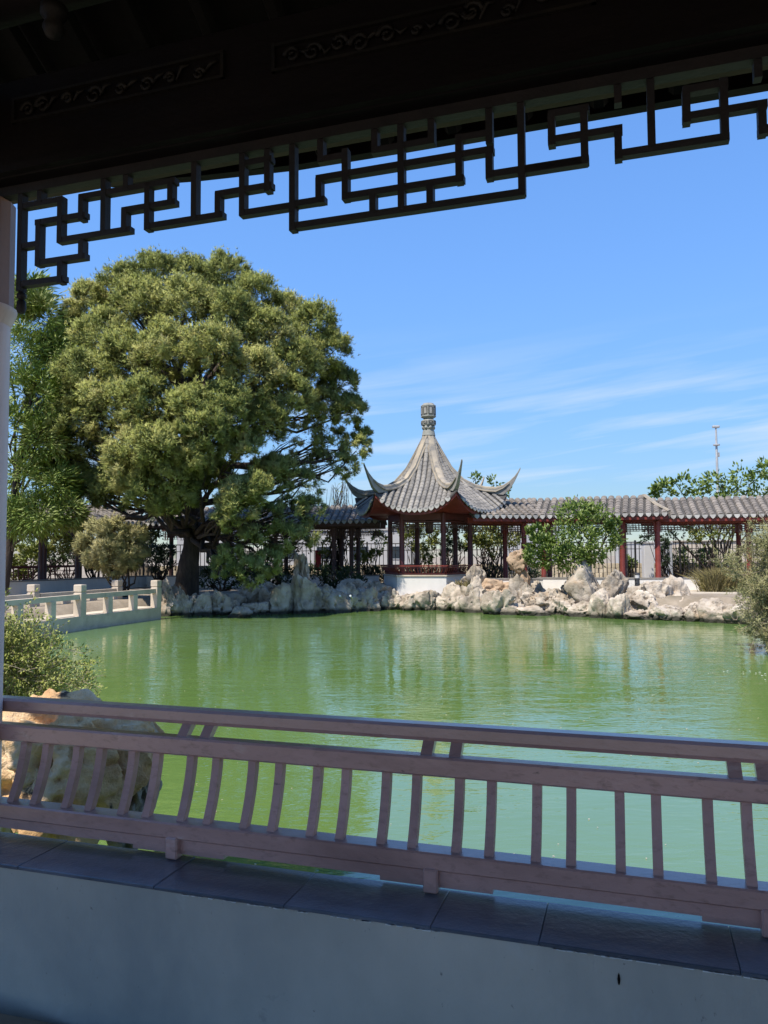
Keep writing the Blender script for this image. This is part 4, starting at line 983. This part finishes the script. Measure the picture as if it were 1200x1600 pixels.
tp = [at(290, 925, PY)-B0, at(295, 880, PY)-B0, at(303, 835, PY)-B0, at(300, 790, PY)-B0, at(290, 740, PY)-B0, at(296, 690, PY)-B0, at(300, 610, PY)-B0, at(300, 520, PY)-B0]
tp[0][2] = -.3
trk = MB().tube(tp, [.62, .47, .43, .41, .32, .26, .18, .06], 12)
link('trunk', trk.mesh('trunk', M['bark'], 60), pine)
ps = []
heads = [tp[2], tp[3], tp[3]*.5+tp[4]*.5, tp[4], tp[5], tp[5]*.5+tp[6]*.5, tp[6]]
for c, R in pb:
    c = c-B0; cand = [h for h in heads if h[2] < c[2]+1.2] or [heads[0]]
    h = min(cand, key=lambda q: np.linalg.norm(q-c)+abs(q[2]-(c[2]-2.5))*.8)
    L = np.linalg.norm(c-h); q = limb(h, c, rg, .10, 6, -.04)
    ps.append((q, np.linspace(min(.13, .022*L+.035), .025, len(q))))
    for _ in range(3):
        e = c+unit(rg.normal(size=(1, 3)))[0]*np.mean(R)*.55; q2 = limb(q[3], e, rg, .10, 4); ps.append((q2, np.linspace(.05, .012, len(q2))))
# the big side limb going left, seen at the trunk fork
q = limb(tp[3], at(150, 820, PY-1)-B0, rg, .06, 6); ps.append((q, np.linspace(.2, .08, len(q))))
q = limb(tp[2], at(245, 800, PY-1.5)-B0, rg, .06, 5); ps.append((q, np.linspace(.22, .08, len(q))))
q = limb(tp[4], at(520, 715, PY-.5)-B0, rg, .05, 7); ps.append((q, np.linspace(.24, .04, len(q))))
q = limb(tp[4], at(480, 745, PY-1)-B0, rg, .05, 7); ps.append((q, np.linspace(.20, .04, len(q))))
link('limbs', tubes_mesh('limbs', ps, 'bark', 6), pine)
thin = [i for i, (c, R) in enumerate(pb) if c[0] > at(462, 700, PY)[0] and c[2] < at(500, 655, PY)[2] or c[2] < at(400, 805, PY-4)[2]]
dense = [i for i in range(len(pb)) if i not in thin]
P, D, T = clumped([(pb[i][0]-B0, pb[i][1]) for i in dense], 72, 48, rg, .20, .90, .75)
P2, D2, T2 = clumped([(pb[i][0]-B0, pb[i][1]) for i in thin], 50, 18, rg, .25, .88, .4)
P3, D3, T3 = clumped([(pb[i][0]-B0, pb[i][1]) for i in dense], 62, 11, rg, .46, .48, .3)
P, D, T = np.concatenate([P, P2, P3]), np.concatenate([D, D2, D3]), np.concatenate([T, T2, T3])
D = unit(D+np.array([0, 0, .35]))
V_, F_, T_, O_ = spikes(P, D, .165, .028, .60, 5, rg, T)
link('crown', np_mesh('crown', V_, F_, M['needle'], T_, O_), pine, kind='stuff')
# ---- the small yellow green pine before the left walkway
rg = np.random.default_rng(12)
sb = pxblobs([(150, 840, 26, 0), (178, 832, 26, -.4), (205, 846, 25, 0), (135, 856, 20, .2), (165, 862, 26, -.7), (195, 868, 22, -.4), (218, 866, 14, 0), (150, 874, 18, -.3), (178, 884, 18, -.3), (205, 880, 16, -.2)], 32.2, .9)
shrub('small_pine', 'small rounded yellow green pine standing before the walkway behind the bridge', 'tree', (at(190, 905, 32.6)[0], 32.6, .8), sb, 'needle2', rg, per=60, sub=18, L=.17, Wd=.028, stems=2, stem_r=.06, kind='spike', k=7, spread=.45, part='crown')
# ---- small leafy tree on the right bank
rg = np.random.default_rng(13)
tb = pxblobs([(895, 812, 36, 0), (935, 815, 32, .2), (870, 835, 32, -.3), (905, 845, 36, -.6), (945, 845, 26, 0), (845, 850, 24, 0), (862, 868, 26, -.4), (835, 872, 18, 0), (890, 872, 26, -.6), (925, 868, 22, -.3), (958, 822, 14, 0), (836, 832, 14, .2), (912, 798, 18, .2)], 33.0, .85)
tr0 = at(902, 922, 33.0); tr0[2] = .75
t = thing('leafy_tree', 'small bright green leafy tree with slanting dark trunk on the rocky bank', 'tree', tr0)
tk = [np.array([0, 0, -.2]), at(908, 900, 33)-tr0, at(918, 880, 33)-tr0, at(915, 862, 33)-tr0]
link('trunk', MB().tube(tk, [.15, .12, .10, .07], 9).mesh('trunk', M['bark'], 60), t)
ps = []
for c, R in tb:
    q = limb(tk[2] if rg.random() < .5 else tk[3], c-tr0, rg, .12, 5, -.05); ps.append((q, np.linspace(.06, .012, len(q))))
    for _ in range(3): q2 = limb(q[3], c-tr0+rg.normal(size=3)*np.mean(R)*.6, rg, .15, 3); ps.append((q2, np.linspace(.022, .006, len(q2))))
link('limbs', tubes_mesh('limbs', ps, 'bark', 5), t)
P, D, T = clumped([(c-tr0, R) for c, R in tb], 30, 24, rg, .30, .72, .2)
V_, F_, T_, O_ = leaves(P, D, .15, .085, rg, T); link('crown', np_mesh('crown', V_, F_, M['leafg'], T_, O_), t, kind='stuff')
# ---- slender leaved tree at the left edge
rg = np.random.default_rng(14)
wb = pxblobs([(60, 500, 36, 0), (35, 560, 42, 0), (85, 560, 34, .3), (60, 620, 44, -.4), (30, 680, 42, 0), (75, 690, 36, 0), (40, 750, 38, 0), (88, 760, 26, -.2), (25, 470, 30, .3), (50, 455, 24, .2), (70, 805, 32, -.3), (108, 800, 20, -.2), (30, 812, 26, 0), (100, 620, 22, 0), (110, 575, 18, 0)], 33.5, 1.0)
w0 = np.array([-16.7, 33.7, .7]); t = thing('slender_leaved_tree', 'light green slender leaved tree rising at the left edge beside the column', 'tree', w0)
ps = [([(0, 0, -.3), (.3, 0, 2.2), (.6, -.1, 5.2), (1.2, -.1, 9.0)], [.24, .2, .16, .06])]
link('trunk', tubes_mesh('trunk', ps, 'bark', 8), t)
ps = []
for c, R in wb:
    q = limb(np.array([.5, -.1, rg.uniform(2.0, 6.5)]), c-w0, rg, .1, 5, .06); ps.append((q, np.linspace(.06, .012, len(q))))
link('limbs', tubes_mesh('limbs', ps, 'bark', 5), t)
P, D, T = clumped([(c-w0, R*1.15) for c, R in wb], 66, 30, rg, .40, .8, .2); O0 = D; D = unit(D+np.array([.25, 0, -.35]))
V_, F_, T_, O_ = leaves(P, D, .34, .058, rg, T); O_ = O0; link('crown', np_mesh('crown', V_, F_, M['willow'], T_, O_), t, kind='stuff')
# ---- airy bushes: leaves set along thin twigs
def airy(name, label, b0, ends, rg, mt, L, Wd, per, twig_r, jit, kids, kidlen, kind='leaf', k=3, roots=(.25, .2), rise=.08):
    t = thing(name, label, 'bush', b0); ps, P, D = [], [], []
    for e in ends:
        e = np.array(e)-b0
        q = limb(np.array([rg.uniform(-roots[0], roots[0]), rg.uniform(-roots[1], roots[1]), rg.uniform(-.05, .2)]), e, rg, .12, 6, rise)
        ps.append((q, np.linspace(twig_r, twig_r*.3, len(q)))); Ln = np.linalg.norm(e)
        tw = [q[3:]]
        for _ in range(kids):
            s_ = q[rg.integers(3, 6)]; d = unit((e-np.array(q[2]))[None])[0]; d2 = unit((d+rg.normal(size=3)*.55+[0, 0, .15])[None])[0]
            q2 = limb(s_, s_+d2*kidlen*rg.uniform(.5, 1.2), rg, .12, 3); ps.append((q2, np.linspace(twig_r*.45, twig_r*.2, len(q2)))); tw.append(q2)
        for q_ in tw:
            q_ = np.array(q_); n = int(per*rg.uniform(.5, 1.4)); f = rg.uniform(.1, 1, n)*(len(q_)-1); i_ = np.minimum(f.astype(int), len(q_)-2)
            p_ = q_[i_]+(q_[i_+1]-q_[i_])*(f-i_)[:, None]+rg.normal(size=(n, 3))*jit; P.append(p_); D.append(unit((q_[i_+1]-q_[i_])/np.linalg.norm(q_[i_+1]-q_[i_], axis=1)[:, None]*.8+rg.normal(size=(n, 3))*.6))
    link('twigs', tubes_mesh('twigs', ps, 'twig', 4), t, kind='stuff')
    P, D = np.concatenate(P), np.concatenate(D); T = np.clip(.5+.45*vnoise(P*2.5, 4)+rg.normal(size=len(P))*.1, 0, 1)
    V_, F_, T_, O_ = leaves(P, D, L, Wd, rg, T) if kind == 'leaf' else spikes(P, D, L, Wd, .5, k, rg, T)
    if kind != 'leaf': O_ = np.repeat(D, k, 0)
    O_ = unit(O_*.6+np.array([0, 0, .7]))
    link('foliage', np_mesh('foliage', V_, F_, M[mt], T_, O_), t, kind='stuff'); return t
rg = np.random.default_rng(15); ends = []
while len(ends) < 130:
    px, py = rg.uniform(-30, 165), rg.uniform(938, 1088)
    lim = np.interp(px, [-30, 20, 60, 100, 135, 165], [940, 945, 958, 985, 1020, 1062])
    if py < lim or (px > 110 and rg.random() < .45): continue
    ends.append(at(px, py, 8.6+rg.uniform(-.5, .5)))
airy('feathery_bush', 'sunny yellow green feathery bush with pale twigs above the brown boulder', np.array([-4.5, 8.8, .7]), ends, rg, 'feather', .044, .017, 24, .006, .022, 5, .24)
rg = np.random.default_rng(16); ends = []
while len(ends) < 150:
    px, py = rg.uniform(1105, 1270), rg.uniform(800, 1026)
    lim = np.interp(py, [800, 830, 860, 880, 905, 930, 960, 1000, 1030], [1185, 1150, 1120, 1118, 1150, 1158, 1140, 1150, 1168])
    if px < lim: continue
    ends.append(at(px, py, 19.6+rg.uniform(-.9, .9)))
airy('feathery_shrub', 'tall grey green feathery shrub overhanging the water at the right edge', np.array([10.6, 20.2, .3]), ends, rg, 'tamarisk', .10, .016, 26, .013, .05, 5, .5, 'spike', 3, (.5, .4))

# ---- grasses
def grass(label, px, py, Y, w, h, mt, seed, n=900, name='grass_clump'):
    rg = np.random.default_rng(seed); p = at(px, py, Y); p[2] = .75; t = thing(name, label, 'grass', p); L = h*Y/FPX; W_ = w*Y/FPX
    C = np.c_[rg.normal(size=n)*W_*.22, rg.normal(size=n)*W_*.18, np.zeros(n)]; D = unit(np.c_[C[:, :2]*(.9/W_)+rg.normal(size=(n, 2))*.22, np.ones(n)])
    ln = L*rg.uniform(.5, 1.15, (n, 1)); sd = unit(np.cross(D, rg.normal(size=(n, 3))))*.011
    mid = C+D*ln*.6; tip = C+D*ln+np.c_[D[:, :2]*ln*.45, -ln*.12]
    V_ = np.stack([C-sd, C+sd, mid+sd*.8, tip, mid-sd*.8], 1).reshape(-1, 3); i = np.arange(n)[:, None]*5
    F_ = np.concatenate([i+[0, 1, 2], i+[0, 2, 4], i+[4, 2, 3]]); T_ = np.tile(rg.uniform(0, 1, n), 3)
    link('blades', np_mesh('blades', V_, F_, M[mt], T_), t, kind='stuff')
grass('wide ornamental grass clump in front of the white wall on the right', 1120, 930, 34.0, 40, 44, 'straw', 1, 1300)
grass('second ornamental grass clump nearer the feathery shrub', 1150, 930, 34.0, 38, 46, 'straw', 2, 1200)
grass('dry tan grass tuft against the right corner of the white plinth', 725, 925, 35.4, 26, 26, 'straw', 3, 500)
grass('short yellow grass tuft just right of the bollard light', 1009, 928, 33.8, 16, 20, 'straw', 4, 260)
grass('low green grass tuft on the bank between leafy tree and walkway columns', 950, 915, 34.6, 40, 14, 'leafy', 5, 500)
# ---- background shrubs and trees
def bgtree(name, label, cat, lst, Y, mt, seed, basepx, bz=.8, per=26, sub=16, L=.2, Wd=.10, stems=6, sr=.05, shell=.75, subr=.34, group=None):
    rg = np.random.default_rng(seed); b = at(basepx, 880, Y); b[2] = bz
    return shrub(name, label, cat, b, pxblobs(lst, Y), mt, rg, per=per, sub=sub, L=L, Wd=Wd, stems=stems, stem_r=sr, shell=shell, subr=subr, group=group)
bgtree('background_tree', 'loose bright tree showing above the tiled roof at the right edge', 'tree', [(1040, 765, 14, 0), (1065, 758, 15, .2), (1090, 765, 18, 0), (1115, 752, 16, 0), (1140, 765, 22, 0), (1130, 790, 22, 0), (1160, 748, 20, .3), (1185, 755, 24, 0), (1175, 785, 26, 0), (1205, 770, 30, 0), (1085, 790, 20, .2), (1022, 768, 8, 0), (1200, 735, 16, 0)], 43.6, 'leafg', 21, 1130, per=13, sub=13, L=.27, Wd=.14, sr=.08, subr=.42)
bgtree('background_tree', 'small airy green shrub top peeking over the roof right of the pavilion', 'tree', [(742, 748, 9, 0), (772, 755, 10, 0), (790, 770, 8, 0), (765, 778, 12, 0)], 43.8, 'leafg', 22, 765, per=9, sub=9, L=.22, Wd=.11)
bgtree('background_tree', 'yellow green tree seen through the bay right of the pavilion columns', 'tree', [(760, 838, 18, 0), (785, 828, 18, .2), (800, 840, 16, 0), (775, 855, 16, 0), (745, 850, 14, 0), (735, 832, 10, 0)], 42.5, 'leafy', 23, 770, per=30, sub=16, L=.19, Wd=.10)
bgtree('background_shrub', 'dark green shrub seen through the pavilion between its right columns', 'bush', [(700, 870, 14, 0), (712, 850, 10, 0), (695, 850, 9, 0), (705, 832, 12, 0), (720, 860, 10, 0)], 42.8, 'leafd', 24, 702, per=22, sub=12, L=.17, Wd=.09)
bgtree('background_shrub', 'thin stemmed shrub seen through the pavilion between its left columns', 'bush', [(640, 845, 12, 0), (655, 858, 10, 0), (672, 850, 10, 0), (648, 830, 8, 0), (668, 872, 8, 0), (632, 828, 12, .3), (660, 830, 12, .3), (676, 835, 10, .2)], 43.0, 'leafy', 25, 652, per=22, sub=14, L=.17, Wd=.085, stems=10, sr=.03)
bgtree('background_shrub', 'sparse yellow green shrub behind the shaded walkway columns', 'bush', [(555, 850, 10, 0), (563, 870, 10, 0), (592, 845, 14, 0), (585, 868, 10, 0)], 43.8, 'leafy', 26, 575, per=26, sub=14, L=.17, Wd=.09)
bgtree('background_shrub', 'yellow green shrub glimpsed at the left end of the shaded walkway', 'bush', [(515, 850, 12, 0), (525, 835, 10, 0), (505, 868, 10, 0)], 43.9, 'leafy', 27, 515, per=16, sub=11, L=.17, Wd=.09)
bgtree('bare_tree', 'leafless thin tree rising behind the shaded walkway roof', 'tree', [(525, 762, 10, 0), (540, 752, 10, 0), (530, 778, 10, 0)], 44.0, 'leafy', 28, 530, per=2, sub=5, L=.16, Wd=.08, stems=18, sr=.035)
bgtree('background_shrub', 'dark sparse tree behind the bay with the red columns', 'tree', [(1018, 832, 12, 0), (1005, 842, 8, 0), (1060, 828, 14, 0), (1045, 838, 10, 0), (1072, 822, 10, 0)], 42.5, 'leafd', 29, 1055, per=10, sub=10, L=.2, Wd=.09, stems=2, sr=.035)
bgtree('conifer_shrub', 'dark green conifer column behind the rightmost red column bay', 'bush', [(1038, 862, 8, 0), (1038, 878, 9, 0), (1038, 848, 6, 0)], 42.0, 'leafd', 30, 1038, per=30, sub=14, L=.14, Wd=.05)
bgtree('background_tree', 'olive brown tree behind the walkway left of the feathery shrub', 'tree', [(1095, 825, 16, 0), (1120, 822, 18, 0), (1110, 842, 16, 0), (1085, 838, 10, 0), (1140, 830, 14, 0)], 43.0, 'leafy', 31, 1105, per=16, sub=12, L=.2, Wd=.1, stems=2, sr=.035)
for i, (px, lb) in enumerate(((1062, 'bright green spiky shrub behind the fence, left one of the pair'), (1102, 'bright green spiky shrub behind the fence, right one of the pair'), (980, 'low green shrub behind the fence beside the first red column'))):
    bgtree('fence_shrub', lb, 'bush', [(px, 872, 13, 0), (px+10, 866, 10, .2), (px-9, 876, 9, 0)] if i < 2 else [(px, 876, 8, 0), (px+8, 880, 6, 0)], 45.4, 'leafg', 40+i, px, per=22, sub=12, L=.2, Wd=.07)
bgtree('hedge_bush', 'sunny broad leaved bush behind the walkway at the left edge', 'bush', [(25, 868, 20, 0), (50, 878, 22, 0), (20, 892, 20, 0), (60, 862, 14, 0), (95, 850, 16, .5)], 40.5, 'leafy', 51, 45, per=34, sub=16, L=.19, Wd=.12)
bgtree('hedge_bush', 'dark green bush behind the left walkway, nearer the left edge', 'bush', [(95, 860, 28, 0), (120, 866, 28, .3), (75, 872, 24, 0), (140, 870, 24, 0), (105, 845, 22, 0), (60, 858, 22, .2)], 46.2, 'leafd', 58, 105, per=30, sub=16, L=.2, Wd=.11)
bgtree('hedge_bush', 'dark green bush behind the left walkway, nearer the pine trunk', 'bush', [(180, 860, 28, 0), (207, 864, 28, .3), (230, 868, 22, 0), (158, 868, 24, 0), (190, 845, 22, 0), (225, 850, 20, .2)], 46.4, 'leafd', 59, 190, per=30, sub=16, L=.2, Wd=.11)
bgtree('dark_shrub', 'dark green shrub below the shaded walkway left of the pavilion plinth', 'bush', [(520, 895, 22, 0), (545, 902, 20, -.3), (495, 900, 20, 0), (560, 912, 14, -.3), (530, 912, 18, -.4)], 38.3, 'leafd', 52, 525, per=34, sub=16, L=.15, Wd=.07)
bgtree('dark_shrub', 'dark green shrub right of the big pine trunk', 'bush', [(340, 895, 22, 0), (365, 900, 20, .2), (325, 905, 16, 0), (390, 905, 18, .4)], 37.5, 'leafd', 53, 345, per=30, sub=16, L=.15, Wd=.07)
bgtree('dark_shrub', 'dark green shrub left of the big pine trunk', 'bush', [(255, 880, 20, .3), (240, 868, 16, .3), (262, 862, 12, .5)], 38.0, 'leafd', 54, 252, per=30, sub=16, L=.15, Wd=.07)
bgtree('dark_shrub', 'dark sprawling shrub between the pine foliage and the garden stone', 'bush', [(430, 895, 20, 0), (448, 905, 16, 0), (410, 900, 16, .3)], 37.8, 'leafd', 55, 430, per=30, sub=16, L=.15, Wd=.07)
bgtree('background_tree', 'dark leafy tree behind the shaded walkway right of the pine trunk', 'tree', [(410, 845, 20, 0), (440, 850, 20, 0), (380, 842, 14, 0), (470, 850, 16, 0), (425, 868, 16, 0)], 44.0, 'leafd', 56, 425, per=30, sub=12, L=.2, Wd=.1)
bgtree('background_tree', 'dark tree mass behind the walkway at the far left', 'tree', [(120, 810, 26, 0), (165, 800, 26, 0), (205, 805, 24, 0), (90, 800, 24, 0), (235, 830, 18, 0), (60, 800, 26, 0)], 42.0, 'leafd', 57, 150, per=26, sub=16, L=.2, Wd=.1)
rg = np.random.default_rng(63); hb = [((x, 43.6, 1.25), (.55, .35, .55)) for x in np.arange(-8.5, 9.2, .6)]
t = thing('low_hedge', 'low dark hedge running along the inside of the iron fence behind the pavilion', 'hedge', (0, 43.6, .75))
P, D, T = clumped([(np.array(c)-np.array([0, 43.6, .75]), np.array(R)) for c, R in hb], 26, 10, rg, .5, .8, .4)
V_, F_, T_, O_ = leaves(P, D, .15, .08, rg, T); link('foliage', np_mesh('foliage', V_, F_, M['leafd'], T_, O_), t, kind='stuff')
# ---- small floating petals on the near water
rg = np.random.default_rng(61); n = 230
C = np.c_[rg.uniform(-6, 7, n), rg.uniform(6.3, 17, n), np.full(n, .006)]; keep = signed(C[:, :2], POND) < -.8; C = C[keep]; n = len(C)
D = unit(np.c_[rg.normal(size=(n, 2)), np.zeros(n)]); sd = np.c_[-D[:, 1], D[:, 0], np.zeros(n)]; r_ = rg.uniform(.006, .02, (n, 1))
V_ = np.stack([C-D*r_, C-sd*r_*.6+[0, 0, .003], C+D*r_, C+sd*r_*.6+[0, 0, .003]], 1).reshape(-1, 3)
link('floating_petals', np_mesh('floating_petals', V_, np.arange(n*4).reshape(-1, 4), M['petal'], rg.uniform(0, 1, n)), kind='stuff')

# ---- a streak of foam from the fountain at the right edge
rg = np.random.default_rng(62); n = 12
C = np.array([onz(px, py, .008) for px, py in zip(rg.uniform(1105, 1215, n), 1052+rg.normal(size=n)*3.2)]); C[:, 2] = .007+rg.uniform(0, .01, n)
D = unit(np.c_[rg.normal(size=(n, 1)), rg.normal(size=(n, 1))*.35, np.zeros(n)]); sd = np.c_[-D[:, 1], D[:, 0], np.zeros(n)]; r_ = rg.uniform(.01, .035, (n, 1))
V_ = np.stack([C-D*r_, C-sd*r_*.5+[0, 0, .006], C+D*r_, C+sd*r_*.5+[0, 0, .006]], 1).reshape(-1, 3)
M['foam'] = leafmat('white_foam', [(.7, .72, .70), (.85, .86, .85)], .2, .6)
link('foam', np_mesh('foam', V_, np.arange(n*4).reshape(-1, 4), M['foam'], rg.uniform(0, 1, n)), kind='stuff')
